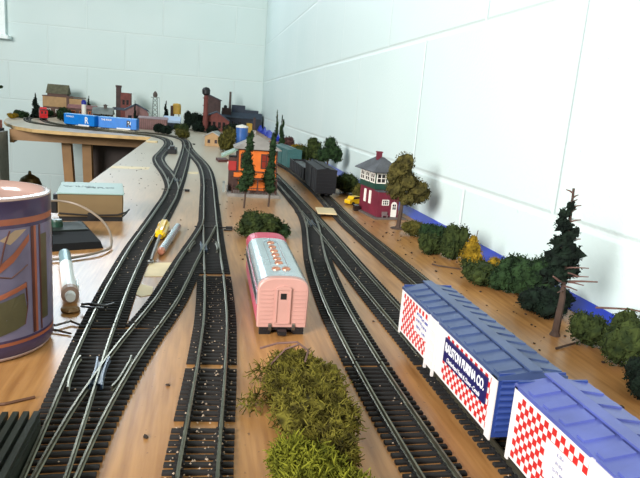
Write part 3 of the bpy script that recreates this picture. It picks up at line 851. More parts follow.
# white tube with grey cap
m_tube = mat('white_plastic_tube', (.88, .90, .90), .35, var=.03)
m_gcap = mat('grey_cap', (.50, .60, .63), .3, metal=.3, var=.05)
gt = thing('glue_tube', 'white cylindrical tool with a grey cap lying beside the mug', 'tube', (-92, 442, 0), .24)
bdy = M(m_tube).tube([(0, 10, 6.3), (0, 88, 6.3)], 5.2, 20).build('barrel', gt)
M(m_gcap).tube([(0, 88, 6.3), (0, 122, 6.3), (0, 126, 6.3)], 5.1, 20).build('cap', gt)
M(mat('beige_collar', (.62, .52, .46), .4)).tube([(0, 3, 7), (0, 11, 7)], 6.2, 20).build('collar', gt)
M(m_tube).tube([(0, -3, 6.6), (0, 4, 6.6)], 3.4, 16, 3.8).build('nib', gt)
M(m_tube).box(5.4, 7.2, 22, 40, 3, 8, .4).build('clip', gt)
o = M(mat('tan_blob', (.52, .38, .20), .6, var=.2)).blob(-89, 427, 1.8, 7, 6, 2.2, seed=3).build('glue_blob')
tag(o, 'small brown dried glue blob at the tip of the white tube', 'glue')
o = M(m_cable_b).tube([(-82, 430, 5), (-74, 428, 6), (-66, 430, 4), (-60, 433, 4.8)], .9, 6).tube([(-82, 428, 4), (-74, 423, 5), (-66, 425, 4)], .8, 6).build('feeder_wire')
tag(o, 'short dark feeder wire soldered to the left rail near the white tube', 'wire')
m_wire = mat('dark_wire', (.22, .17, .14), .5)
o = M(m_wire).tube([(-100, 402, 1), (-92, 396, 2), (-84, 404, 2), (-78, 400, 1)], .8, 5).tube([(-104, 385, 1), (-92, 390, 1.5), (-80, 384, 1)], .7, 5).build('wire_offcuts')
tag(o, 'thin dark wire offcuts on the board right of the mug', 'wire')

# screwdriver and metal tube
sd = thing('screwdriver', 'screwdriver with a translucent yellow handle lying between the tracks', 'screwdriver', (-43, 655, 0), -.02)
m_yel = mat('yellow_acetate', (.90, .72, .08), .15, var=.05, coat=.5)
hd = MB().use(m_yel)
rings = []
for y, r in ((-2, 3.5), (2, 5.6), (14, 6.4), (30, 6.0), (46, 6.6), (56, 6.6), (62, 5.2), (64, 2.5)):
    rings.append([((r+(.45 if k % 2 else -.45))*math.cos(2*PI*k/16), y, 6.6+(r+(.45 if k % 2 else -.45))*math.sin(2*PI*k/16)) for k in range(16)])
hd.loft(rings).build('handle', sd)
M(m_steelw).tube([(0, 0, 6.6), (0, -70, 4.5), (0, -92, 2.5)], 1.7, 10).box(-2.6, 2.6, -97, -91, 1.6, 2.8).build('shaft', sd)
o = thing('metal_tube', 'silver metal tube with a copper end beside the yellow screwdriver', 'tube', (-37.5, 592, 0), -.09)
M(mat('silver_metal', (.72, .75, .78), .25, metal=.8, var=.05)).tube([(0, 2, 4.3), (0, 122, 4.3)], 4.1, 18).build('barrel', o)
M(m_copper).tube([(0, -3, 4.3), (0, 2, 4.3)], 3.0, 16, 4.1).build('tip', o)
mt = mat('masking_tape', (.86, .78, .62), .6, var=.08, scale=40)
for (poly, lb) in (([(-46, 562), (-22, 566), (-24, 520), (-47, 517)], 'patch of cream masking tape below the tip of the screwdriver'),
                   ([(-47, 495), (-37, 488), (-36, 468), (-44, 462), (-50, 470)], 'torn scrap of masking tape right of the left track curve'),
                   ([(-188, 1335), (-112, 1345), (-112, 1305), (-188, 1295)], 'whitish filler line across the board left of the leftmost track'),
                   ([(-36, 1300), (-8, 1306), (-8, 1272), (-36, 1266)], 'whitish filler patch between the two distant tracks')):
    tag(M(mt).prism(poly, .05, .5).build('masking_tape'), lb, 'tape', 'pieces of tape on the board')

# mug
mg = thing('mug', 'ceramic mug with purple rim and old style painted scene at the left edge', 'mug', (-129.5, 374, 0))
m_glaze = mat('cream_glaze', (.62, .51, .47), .22, var=.04, scale=20, coat=.4)
m_mpur = mat('mug_purple', (.24, .20, .32), .3, var=.12, scale=40, coat=.3)
m_msky = mat('mug_lilac', (.44, .42, .52), .3, var=.18, scale=45, coat=.3)
m_mbr = mat('mug_brown', (.33, .18, .15), .35, var=.2, scale=60)
m_mor = mat('mug_terracotta', (.60, .34, .24), .35, var=.15, scale=60)
m_mol = mat('mug_olive', (.32, .30, .21), .35, var=.2, scale=60)
m_mcr = mat('mug_cream', (.66, .56, .45), .35, var=.1, scale=60)
RM, HM = 40.5, 94.5
b = MB().use(m_glaze)
b.lathe([(37, 0), (38.5, .8), (39.6, 3)], n=64)
b.use(m_mpur).lathe([(39.6, 3), (RM, 5), (RM, 10)], n=64, cap=False)
b.use(m_mor).lathe([(RM, 10), (RM, 12)], n=64, cap=False)
b.use(m_mpur).lathe([(RM, 12), (RM, 13.5)], n=64, cap=False)
b.use(m_msky).lathe([(RM, 13.5), (RM, 78)], n=64, cap=False)
b.use(m_mpur).lathe([(RM, 78), (RM, 80)], n=64, cap=False)
b.use(m_mor).lathe([(RM, 80), (RM, 83.5)], n=64, cap=False)
b.use(m_mpur).lathe([(RM, 83.5), (RM, 93), (RM+.1, 93.3)], n=64, cap=False)
b.use(m_glaze).lathe([(RM+.1, 93.3), (RM+.2, 94), (RM-.6, HM), (RM-2.2, HM), (RM-3.4, 95), (RM-3.9, 88), (RM-4, 12), (RM-8, 7), (1, 6)], n=64, cap=False)
mo = b.build('body', mg, smooth=True)
def wrap(mb, pts, th=.35):
    """closed outline in (angle deg, z) wrapped round the mug as a thin glaze relief"""
    # subdivide polygon fan around its centroid
    cxm = sum(p[0] for p in pts)/len(pts); cz = sum(p[1] for p in pts)/len(pts)
    P3 = []
    for i in range(len(pts)):
        a, b_ = pts[i], pts[(i+1) % len(pts)]
        for k in range(3):
            t = k/3; P3.append((a[0]+(b_[0]-a[0])*t, a[1]+(b_[1]-a[1])*t))
    rings = []
    for f in (1, .75, .5, .25, .02):
        rings.append([((RM+th)*math.cos(math.radians(cxm+(x-cxm)*f)), (RM+th)*math.sin(math.radians(cxm+(x-cxm)*f)), cz+(z-cz)*f) for x, z in P3])
    mb.loft(rings, cap=False)
def wline(mb, pts, r=.45):
    P3 = []
    for i in range(len(pts)-1):
        for k in range(5):
            t = k/5; P3.append((pts[i][0]+(pts[i+1][0]-pts[i][0])*t, pts[i][1]+(pts[i+1][1]-pts[i][1])*t))
    P3.append(pts[-1])
    mb.tube([((RM+.15)*math.cos(math.radians(a)), (RM+.15)*math.sin(math.radians(a)), z) for a, z in P3], r, 5)
art = MB().use(m_mbr)
def band(a0, a1, z0_, z1_): wrap(art, [(a0, z0_), ((a0+a1)/2, z0_), (a1, z0_), (a1, (z0_+z1_)/2), (a1, z1_), ((a0+a1)/2, z1_), (a0, z1_), (a0, (z0_+z1_)/2)], .25)
for off in (0, 100, 200):
    A0 = -118+off
    art.use(m_mbr); band(A0+88, A0+91, 14, 78); band(A0+97, A0+99, 14, 78)
    art.use(m_mor); band(A0+91, A0+93.5, 14, 78)
    art.use(m_mol); wrap(art, [(A0+99, 20), (A0+108, 20), (A0+108, 72), (A0+99, 72)], .2)
    # tall olive boot with a terracotta cuff
    art.use(m_mol); wrap(art, [(A0+46, 17), (A0+60, 17), (A0+72, 19), (A0+80, 21), (A0+82, 30), (A0+80, 40), (A0+58, 36), (A0+58, 28), (A0+48, 24)], .4)
    art.use(m_mor); wrap(art, [(A0+56, 37), (A0+82, 43), (A0+82, 46), (A0+56, 40)], .55)
    art.use(m_mcr); wrap(art, [(A0+40, 26), (A0+50, 30), (A0+53, 40), (A0+50, 52), (A0+42, 50), (A0+38, 40)], .3)
    art.use(m_mor); wrap(art, [(A0+36, 57), (A0+48, 56), (A0+58, 60), (A0+50, 63), (A0+50, 70), (A0+42, 72), (A0+36, 70)], .5)
    art.use(m_mor); wrap(art, [(A0+58, 56), (A0+72, 64), (A0+86, 74), (A0+86, 70), (A0+72, 59), (A0+60, 53)], .3)
    art.use(m_mcr); wrap(art, [(A0+62, 72), (A0+74, 77), (A0+84, 77), (A0+70, 69)], .2)
    art.use(m_mbr)
    wline(art, [(A0+40, 55), (A0+55, 54), (A0+62, 58), (A0+66, 70), (A0+70, 77)])
    wline(art, [(A0+52, 77), (A0+54, 72), (A0+60, 68), (A0+57, 62)])
    wline(art, [(A0+58, 52), (A0+70, 50), (A0+84, 56)]); wline(art, [(A0+46, 17), (A0+58, 28), (A0+58, 36), (A0+56, 44)])
    wline(art, [(A0+80, 21), (A0+83, 32), (A0+82, 46)]); wline(art, [(A0+36, 46), (A0+46, 44), (A0+54, 48)])
    art.use(m_mol); wrap(art, [(A0+54, 73), (A0+58, 76), (A0+62, 75), (A0+58, 72)], .4)
ao = art.build('painted_scene', mg); ao['label'] = 'painted brown and olive scene with a boot and hat'
M(m_mpur).tube([(-39, 0, 78), (-52, 0, 80), (-64, 0, 70), (-66, 0, 50), (-60, 0, 32), (-39, 0, 22)], 4.5, 10).build('handle', mg)
# ribbed block front left
m_rib = mat('dark_green_plastic', (.12, .14, .11), .5, var=.2)
rb = MB().use(m_rib)
rb.box(-108, -68, 150, 262, 0, 9)
for k in range(9): rb.box(-106.5+k*4.4, -104+k*4.4, 150, 264, 9, 12)
tag(rb.build('ribbed_block'), 'dark green ribbed plastic block at the bottom left corner', 'plastic block')
tag(M(mat('pencil_mark_wood', (.35, .22, .14), .7)).tube([(-106, 290, .8), (-92, 292, 1), (-80, 299, .8)], .8, 5).build('twig'), 'thin brown twig on the board below the mug', 'twig')

# ================================================================== SIGNAL TOWER (right)
m_maroon = mat('maroon_brick', (.42, .10, .18), .6, var=.15, bump=.3)
m_dkgreen = mat('dark_green_boards', (.10, .25, .20), .5, var=.12)
m_roofg = mat('grey_shingles', (.30, .31, .33), .75, var=.2, bump=.3)
m_winw = mat('white_window_trim', (.90, .88, .84), .5, var=.03)
m_wdark = mat('dark_window_glass', (.13, .10, .10), .15)
m_base = mat('grey_brown_base', (.36, .32, .30), .8, var=.2)
def hip_roof(mb, x0, x1, y0, y1, ze, zp, ov, ridge=0):
    cxm, cym = (x0+x1)/2, (y0+y1)/2
    r = ridge/2
    mb.loft([[(x0-ov, y0-ov, ze), (x1+ov, y0-ov, ze), (x1+ov, y1+ov, ze), (x0-ov, y1+ov, ze)],
             [(x0-ov, y0-ov, ze+1.2), (x1+ov, y0-ov, ze+1.2), (x1+ov, y1+ov, ze+1.2), (x0-ov, y1+ov, ze+1.2)],
             [(cxm-.4, cym-r-.4, zp), (cxm+.4, cym-r-.4, zp), (cxm+.4, cym+r+.4, zp), (cxm-.4, cym+r+.4, zp)]])
def window(parent, side, c, z0_, w, h, mullx=1, mully=1, face=0, trim=None, dark=None, arch=False):
    """a framed window standing on a wall: side 'y-' (face at y=face) or 'x-' (face at x=face)"""
    trim = trim or m_winw; dark = dark or m_wdark
    fr = MB().use(trim); t = w*.10
    def bx(a0, a1, b0, b1, d0, d1, mb):
        if side == 'y-': mb.box(a0, a1, face-d1, face-d0, b0, b1)
        elif side == 'x-': mb.box(face-d1, face-d0, a0, a1, b0, b1)
        else: mb.box(face+d0, face+d1, a0, a1, b0, b1)
    a0, a1 = c-w/2, c+w/2
    bx(a0, a0+t, z0_, z0_+h, 0, .9, fr); bx(a1-t, a1, z0_, z0_+h, 0, .9, fr)
    bx(a0+t, a1-t, z0_, z0_+t, 0, .9, fr); bx(a0+t, a1-t, z0_+h-t, z0_+h, 0, .9, fr)
    for k in range(1, mullx+1): bx(a0+k*w/(mullx+1)-t*.35, a0+k*w/(mullx+1)+t*.35, z0_+t, z0_+h-t, 0, .75, fr)
    for k in range(1, mully+1): bx(a0+t, a1-t, z0_+k*h/(mully+1)-t*.3, z0_+k*h/(mully+1)+t*.3, 0, .7, fr)
    o = fr.build('window', parent)
    pn = MB().use(dark); bx(a0+t*.5, a1-t*.5, z0_+t*.5, z0_+h-t*.5, 0, .35, pn); pn.build('pane', o)
    return o
st = thing('signal_tower', 'small signal tower with maroon base, green upper storey and grey hip roof by the wall', 'model building', (258, 842, 0), .12)
M(m_base).box(-6, 46, -8, 84, 0, 2.4, .6).build('base', st)
M(m_maroon).box(0, 34, 0, 16, 2.4, 40).box(0, 34, 16, 74, 2.4, 42).build('lower_walls', st)
M(m_roofg).box(-.8, 34.8, -.8, 16, 40, 41.2).build('porch_roof', st)
M(m_dkgreen).box(-1.5, 35.5, 14.5, 75.5, 42, 68).build('upper_walls', st)
for k in range(3): window(st, 'x-', 24+k*20.5, 51, 17, 15, 1, 1, face=-1.5)
for k in range(2): window(st, 'y-', 8+k*18, 51, 15.5, 15.5, 1, 1, face=14.5)
for k in range(2): window(st, 'x-', 32+k*20, 18, 7.5, 20, 0, 1, face=0, dark=m_winw)
window(st, 'y-', 12, 20.5, 11, 8.5, 2, 1, face=0)
rf = MB().use(m_roofg); hip_roof(rf, -1.5, 35.5, 14.5, 75.5, 68, 89, 8, 26); rf.build('roof', st)
ch = M(m_maroon).box(10, 17, 40, 47, 78, 95).box(9.2, 17.8, 39.2, 47.8, 95, 97).build('chimney', st); ch['label'] = 'red chimney'
dd = MB().use(m_winw)
dd.prismy([(22, 3), (31, 3), (31, 22), (29.5, 25), (26.5, 26.2), (23.5, 25), (22, 22)], -.9, 0)
do = dd.build('door', st); do['label'] = 'pale arched door'
M(m_wdark).box(24, 26.1, -1.1, -.9, 14.5, 18.2).box(27, 29.2, -1.1, -.9, 14.5, 18.2).box(24, 26.1, -1.1, -.9, 19.2, 22.2).box(27, 29.2, -1.1, -.9, 19.2, 22.2).build('door_panes', do)
bn = M(mat('grey_bench', (.45, .38, .38), .6)).box(7, 16, -5, -1.5, 5.4, 6.4).box(7, 16, -1.6, -.8, 6, 11).box(7.3, 8.2, -4.6, -1.6, 2.4, 5.4).box(14.8, 15.7, -4.6, -1.6, 2.4, 5.4).build('bench')
bn.parent = st
# crate by tower left side
tag(M(m_wdark).box(238, 247, 900, 912, .1, 9, .6).build('crate'), 'small dark crate left of the signal tower', 'crate')
# yellow toy car
m_ycar = mat('yellow_toy_paint', (.85, .68, .10), .3, var=.08)
yc = thing('toy_car', 'tiny yellow model car behind the signal tower', 'model car', (255, 968, 0), .55)
yc.scale = (.7, .7, .7)
M(m_ycar).prismy([(-24, 3), (24, 3), (25, 9), (23, 13), (12, 14.5), (8, 20), (-12, 20), (-17, 14), (-25, 12), (-25.5, 7)], -9.5, 9.5).build('body', yc)
M(m_wdark).prismy([(-14.5, 14.6), (10.6, 14.6), (7.4, 19.3), (-11.6, 19.3)], -9.8, 9.8).build('side_glass', yc)
for xx in (-15, 15):
    for s2 in (-1, 1):
        M(m_black).loft([[(xx+4*math.cos(2*PI*k/14), yy, 4+4*math.sin(2*PI*k/14)) for k in range(14)] for yy in ((s2*10.2-1.4), (s2*10.2+1.4))]).build('wheel', yc)

# ================================================================== ORANGE STATION
m_or = mat('orange_walls', (.80, .40, .11), .5, var=.1, scale=50)
m_brtrim = mat('dark_brown_trim', (.24, .14, .11), .6, var=.15)
m_redp = mat('red_glazing', (.50, .16, .10), .3, var=.2)
m_roof3 = mat('light_grey_shingles', (.52, .50, .48), .75, var=.12, bump=.3)
m_stone = mat('grey_stone_base', (.48, .46, .44), .8, var=.2)
sx_ = thing('station_building', 'two storey orange station with brown trim and grey hip roof behind two firs', 'model building', (84, 1000, 0), -.02)
M(m_stone).box(-42, 46, -12, 92, 0, 5, .8).build('base', sx_)
M(m_or).box(-26, 40, 18, 76, 5, 78).build('walls', sx_)
tr = MB().use(m_brtrim)
for xx in (-26, 40): tr.box(xx-1.3, xx+1.3, 17, 18, 5, 78)
tr.box(-27, 41, 16.8, 18, 76, 78).box(-27, 41, 16.6, 18, 39, 41).box(-27, 41, 16.9, 18, 5, 8).box(-27, -26, 18, 76, 38, 41).box(-27, -26, 18, 20, 5, 78).box(-27, -26, 74, 76, 5, 78).box(-27, -26, 45, 48, 5, 78)
tr.build('timber_trim', sx_)
for (c, z_, w_, h_) in ((-13, 46, 17, 24), (22, 46, 18, 25), (-12, 11, 13, 19), (28, 12, 9, 13)):
    window(sx_, 'y-', c, z_, w_, h_, 1, 1, face=17.2, trim=m_brtrim, dark=m_redp)
for (c, z_) in ((32, 46), (61, 46), (61, 13)): window(sx_, 'x-', c, z_, 15, 24, 1, 1, face=-26.6, trim=m_brtrim, dark=m_wdark)
bal = MB().use(m_or).box(-32, 40, 9, 17, 31, 38)
bo = bal.build('balcony_band', sx_)
rf = MB().use(m_roof3); hip_roof(rf, -26, 40, 18, 76, 78, 101, 7, 14); rf.build('roof', sx_)
M(m_roof3).box(-2, 5, 52, 60, 92, 108, .5).build('chimney', sx_)
po = MB().use(m_brtrim)
for xx in (-34, -14, 8, 24, 40): po.box(xx-1, xx+1, -4, -2, 5, 31)
po.box(-35, 41, -5, 17, 29.5, 31).box(-35, 41, -4, -3, 14, 15.2).box(-35, -34, -4, 17, 14, 15.2)
for k in range(19): po.box(-34+k*4, -33.3+k*4, -3.8, -3.2, 5, 14)
po.build('porch', sx_)
an = MB().use(m_brtrim).box(-40, -27, 22, 66, 5, 62)
ao = an.build('side_annex', sx_); ao['label'] = 'dark lean-to at the left side'
M(mat('sage_green_roof', (.45, .55, .48), .6, var=.1)).prismy([(-53, 61), (-26, 75), (-26, 77.5), (-54, 63.5)], 16, 70).build('annex_roof', sx_)['label'] = 'sage green sloping annex roof'
M(m_redcar).box(-41.2, -40, 24, 44, 40, 56).box(-40, -28, 20.5, 22, 40, 56).build('red_sign', sx_)
M(mat('grey_panel', (.50, .52, .50), .6)).box(-50, -46, 2, 30, 5, 20).build('fence_panel', sx_)
M(m_base).box(-34, -4, -3, 4, 5, 10).build('steps', sx_)

# ================================================================== TREES AND BUSHES
m_trunk = mat('brown_trunk', (.27, .20, .16), .8, var=.25, bump=.4)
f_dark = foliage_mat('foliage_dark', (.07, .12, .07), (.17, .25, .14))
f_mid = foliage_mat('foliage_mid', (.10, .14, .07), (.23, .27, .13))
f_olive = foliage_mat('foliage_olive', (.17, .17, .07), (.34, .32, .14))
f_yel = foliage_mat('foliage_yellow', (.32, .26, .06), (.60, .48, .13))
f_moss = foliage_mat('moss_green', (.19, .17, .06), (.45, .42, .16), 160)
f_moss2 = foliage_mat('moss_bright', (.26, .27, .06), (.48, .48, .14), 160)
f_bl = foliage_mat('foliage_black_green', (.035, .06, .05), (.10, .15, .11))
f_pur = foliage_mat('foliage_purple', (.20, .13, .13), (.36, .25, .24))
_seed = [11]
def foliage(blobs, material, dens=1.0, size=2.4, jit=.3, name='foliage', parent=None, acc=None):
    _seed[0] += 1; rnd = random.Random(_seed[0])
    mb = acc or MB(); mb.use(material)
    for i, bl in enumerate(blobs):
        x, y, z, rx, ry, rz = bl if len(bl) == 6 else (bl[0], bl[1], bl[2], bl[3], bl[3], bl[3])
        mb.blob(x, y, z, rx*.82, ry*.82, rz*.82, sub=8, jit=jit, seed=_seed[0]+i)
        area_ = (rx*ry+ry*rz+rx*rz)/3
        mb.flakes(x, y, z, rx, ry, rz, int(min(900, 22*area_/size**2*dens*.55)), size, rnd)
    return mb
def bush(label, x, y, r, h, material, size=1.9, name='bush', n=5, group='bushes on the layout'):
    rnd = random.Random(int(x*7+y))
    bl = [(0, 0, h*.48, r*.85, r*.85, h*.5)]
    for k in range(n):
        a = 2*PI*k/n+rnd.random(); q = .45+.2*rnd.random(); hh = h*(.25+.4*rnd.random())
        bl.append((r*q*math.cos(a), r*q*math.sin(a), hh, r*.5, r*.5, min(hh, h*.38)))
    o = foliage(bl, material, size=size).build(name, loc=(x, y, .1))
    return tag(o, label, 'bush', group)
def tree(label, x, y, h, blobs, material, trunk_r=2.2, lean=(0, 0), size=2.2, name='tree', group=None, th=None, base=False):
    root = thing(name, label, 'tree', (x, y, 0), 0, group)
    th = th or h*.6
    t = MB().use(m_trunk)
    t.tube([(0, 0, 0), (lean[0]*.3, lean[1]*.3, th*.33), (lean[0]*.6, lean[1]*.6, th*.66), (lean[0], lean[1], th)], trunk_r, 8, trunk_r*.45)
    if base: t.lathe([(trunk_r*3.2, 0), (trunk_r*3, 1.1), (trunk_r*1.2, 1.8), (trunk_r, 4)], n=12)
    t.build('trunk', root)
    foliage(blobs, material, size=size).build('foliage', root)
    return root
def fir(label, x, y, h, r, material, lean=(0, 0), z0_=14, rough=1, size=2.8, name='fir_tree', group='model fir trees', tiers=8, top_r=.12):
    rnd = random.Random(int(x*3+y)); bl = []
    for k in range(tiers):
        f = k/(tiers-1); z = z0_+(h-z0_)*f*.96; rr = r*((1-f)*(1-top_r)+top_r)*(.8+.4*rnd.random()*rough)
        off = (rnd.random()-.5)*r*.45*rough
        bl.append((lean[0]*f+off, lean[1]*f, z, rr, rr, (h-z0_)/tiers*1.15))
    return tree(label, x, y, h, bl, material, 1.5, lean, size, name, group, th=h*.97)

RB = 'dark green bushes along the wall'
bush('olive bush just right of the broad tree trunk, at the wall', 277, 728, 17, 21, f_olive, group=RB)
bush('dark bush between the olive one and the tall round one', 288, 694, 19, 24, f_dark, group=RB)
bush('tall round green bush beside the yellow shrub', 282, 614, 16, 41, f_mid, group=RB)
bush('low green bush left of the tall round one', 262, 634, 16, 25, f_mid, group=RB)
yt = thing('yellow_shrub', 'pointed yellow shrub with a bare twig at its top', 'shrub', (284, 571, 0), 0, None)
foliage([(0, 0, 12, 13, 13, 12), (0, 0, 22, 9, 9, 9), (0, 1, 31, 5, 5, 6)], f_yel, size=1.9, parent=yt).build('yellow_foliage', yt)
foliage([(0, -5, 7, 15, 11, 8)], f_mid, size=2).build('lower_foliage', yt)['label'] = 'green lower foliage'
M(m_trunk).tube([(2, 0, 0), (2, 0, 30), (4, 1, 42)], .8, 6, .4).build('twig', yt)
bush('low yellow flowering bush above the dark ones', 306, 556, 13, 16, f_yel, group=None)
bush('dark bush below the low yellow flowering one', 271, 516, 21, 22, f_mid, group=RB)
bush('dark green bush left of the largest wall bush', 287, 496, 19, 30, f_dark, group=RB)
bush('largest dark green bush, left of the half bare tree', 300, 484, 27, 38, f_dark, n=7, group=RB)
bush('spreading dark bush behind the foot of the half bare tree', 287, 432, 22, 24, f_bl, n=7, group=RB)
bush('ragged dark bush right of the half bare tree', 282, 366, 16, 25, f_mid, group=RB)
bush('large loose green bush near the right edge of the picture', 291, 330, 21, 37, f_mid, n=7, group=RB)
bush('dark bush cut off by the right edge', 270, 286, 17, 22, f_bl, group=RB)
# half bare tree
bt = thing('half_bare_tree', 'tall thin tree, bare brown top and ragged dark foliage, by the wall', 'tree', (268, 384, 0))
t = MB().use(m_trunk); rnd = random.Random(5)
m_twig = mat('reddish_twig', (.40, .29, .26), .8, var=.15)
t.tube([(0, 0, 0), (1, 0, 30), (-3, 0, 70), (-5, 0, 113)], 3.0, 8, .9)
t.lathe([(4.2, 0), (3.8, 1), (3, 3)], n=10)
to = t.build('trunk', bt)
t = MB().use(m_twig)
for k in range(22):
    z = 36+k*3.5; a = rnd.choice((0, PI))+rnd.uniform(-.5, .5) if k > 5 else rnd.uniform(0, 2*PI)
    L_ = (18 if z < 60 else 11)*(1-(z-36)/150)
    cx_ = 1-(z-30)/83*6
    t.tube([(cx_, 0, z), (cx_+L_*.5*math.cos(a), L_*.5*math.sin(a), z+1.5), (cx_+L_*math.cos(a), L_*math.sin(a), z+2.2)], .8, 5, .35)
t.tube([(1, 0, 42), (-8, -6, 45), (-15, -8, 49)], 1.2, 6, .6).tube([(1, 0, 43), (14, -2, 44), (26, -3, 44)], 1.0, 6, .5)
t.build('branches', bt)
bl = [(-8, 1, 47, 11, 9, 7), (4, 3, 51, 10, 8, 7), (-8, 2, 60, 11, 9, 8), (1, 0, 65, 9, 8, 8), (-7, 1, 72, 9, 7, 7), (-2, 0, 80, 7, 6, 7), (-8, 0, 86, 6.5, 6, 6), (-9, 0, 94, 4.5, 4, 4.5), (-5, 0, 100, 3.2, 3, 4)]
foliage(bl, f_bl, dens=.9, size=2.3, jit=.5).build('foliage', bt)
for (pts, lb) in (([(252, 357, 1), (264, 362, 1.4), (277, 368, 1.2)], 'dark twig on the sand below the half bare tree'),
                  ([(246, 583, 1), (250, 575, 1.4), (262, 570, 1), (270, 566, 1)], 'thin brown twig on the sand left of the yellow shrub'),
                  ([(305, 392, 20), (318, 372, 26), (330, 350, 28)], 'straight twig leaning over the bushes at the right edge')):
    tag(M(m_twig if 'straight' in lb else m_trunk).tube(pts, .9, 6, .6).build('twig'), lb, 'twig')
# broad tree beside tower
tree('broad olive tree on a round base right of the signal tower', 269, 773, 104,
     [(-8, 0, 55, 15, 13, 16), (6, 0, 66, 16, 14, 15), (-9, 0, 80, 13, 12, 14), (0, 0, 92, 14, 12, 14), (22, 0, 56, 17, 14, 16), (24, 0, 44, 12, 12, 9), (10, 0, 42, 14, 12, 10), (2, 3, 74, 14, 12, 12), (33, 2, 50, 10, 10, 10), (-16, 0, 70, 9, 9, 9)],
     foliage_mat('foliage_brown_olive', (.17, .16, .08), (.36, .33, .17)), 3.4, (5, 0), 2.2, 'broad_tree', base=True, th=70)
# thin dark stain trees on the wall are its real shadow; firs before the station
fir('dark fir on a bare stem, the left of two before the orange station', 63, 884, 112, 10.5, f_dark, (6, 0), 32, name='fir_tree', top_r=.4, tiers=11, rough=1.3)
fir('taller dark fir with a thin spire, the right of two before the station', 102, 905, 144, 9.5, f_dark, (6, 0), 30, name='fir_tree', top_r=.10, tiers=14, rough=1.3)
bush('spreading green bush in the centre behind the pink passenger car', 70, 690, 27, 31, f_mid, size=2.3, n=9, group='bushes near the station')
bush('low right lobe of bush touching the central spreading bush', 92, 690, 15, 22, f_dark, size=2.3, group='bushes near the station')
# oaks along the wall beyond the dark train
tree('dark round headed tree beside the black boxcar, nearest the wall', 278, 1330, 96, [(-8, 0, 52, 20, 16, 18), (12, 0, 60, 20, 16, 20), (4, 0, 78, 16, 14, 16), (22, 0, 50, 14, 12, 16)], f_dark, 3, (2, 0), 3, 'oak_tree', 'trees by the dark train', th=60)
tree('bushy olive green tree beyond the black boxcar', 258, 1440, 80, [(-18, 0, 40, 24, 18, 24), (8, 0, 52, 24, 18, 26), (22, 0, 34, 18, 16, 22), (4, 0, 72, 15, 14, 13)], f_mid, 3, (2, 0), 3, 'oak_tree', 'trees by the dark train', th=40)
bush('dark green bush at the wall behind the black boxcar', 270, 1085, 26, 38, f_mid, group='bushes by the dark train')
bush('olive bush at the wall behind the yellow toy car', 284, 1030, 20, 30, f_olive, group='bushes by the dark train')
bush('green bush at the wall left of the signal tower', 268, 1105, 16, 38, f_dark, group='bushes by the dark train')
bush('bright yellow green bush beyond the olive trees', 300, 1900, 30, 38, f_yel, size=3, group='bushes by the dark train')
bush('purplish brown bush near the far end of the wall', 285, 2050, 26, 52, f_pur, size=3, group='bushes by the dark train')
bush('dark olive bush beyond the olive trees near the wall', 268, 1700, 26, 44, f_olive, size=3, group='bushes by the dark train')
fir('slender dark fir rising above the far wall trees', 228, 1790, 118, 14, f_dark, (2, 0), 10, tiers=9, size=3)

# moss clump in front
ms = thing('moss_clump', 'large clump of green reindeer moss lying between the near tracks', 'moss', (58, 290, 0))
rnd = random.Random(3)
mb = MB().use(f_moss)
lob = [(-4, 22, 8, 14, 17, 9), (5, 0, 9, 17, 20, 11), (-10, -2, 8, 12, 18, 9), (-6, -30, 9, 15, 18, 10), (9, -32, 8, 13, 20, 9), (0, 16, 11, 11, 13, 8), (4, -58, 7, 10, 16, 8)]
for i, bl in enumerate(lob):
    mb.blob(*bl[:3], bl[3]*.8, bl[4]*.8, bl[5]*.82, sub=8, jit=.3, seed=i+60)
    mb.curls(*bl, 620, 4.4, .42, rnd)
    mb.flakes(*bl, 520, 1.5, rnd)
mb.build('moss_mass', ms)
mb = MB().use(f_moss)
mb.curls(-28, -8, 4, 5, 7, 4, 60, 6, .45, rnd).curls(-22, 20, 7, 6, 5, 4, 60, 6, .45, rnd)
mb.tube([(-22, 20, 8), (-14, 18, 9), (-6, 16, 12)], .7, 5)
mb.build('sprig', ms)
M(m_twig).tube([(-20, 44, 12), (-12, 30, 21), (-2, 22, 25), (2, 8, 26), (-2, -6, 26)], .75, 6, .5).tube([(-17, 20, 12), (-8, 24, 20), (0, 22, 24)], .6, 5).build('twig', ms)
ms2 = MB().use(f_moss2)
for i, bl in enumerate([(42, 222, 8, 10, 12, 9), (52, 214, 8, 11, 14, 9), (44, 200, 9, 12, 14, 9), (60, 196, 8, 11, 14, 9)]):
    ms2.blob(*bl[:3], bl[3]*.8, bl[4]*.8, bl[5]*.82, sub=8, jit=.3, seed=i+80)
    ms2.curls(*bl, 560, 4.2, .42, rnd); ms2.flakes(*bl, 420, 1.5, rnd)
tag(ms2.build('moss_clump'), 'brighter yellow green moss clump at the bottom edge of the picture', 'moss')

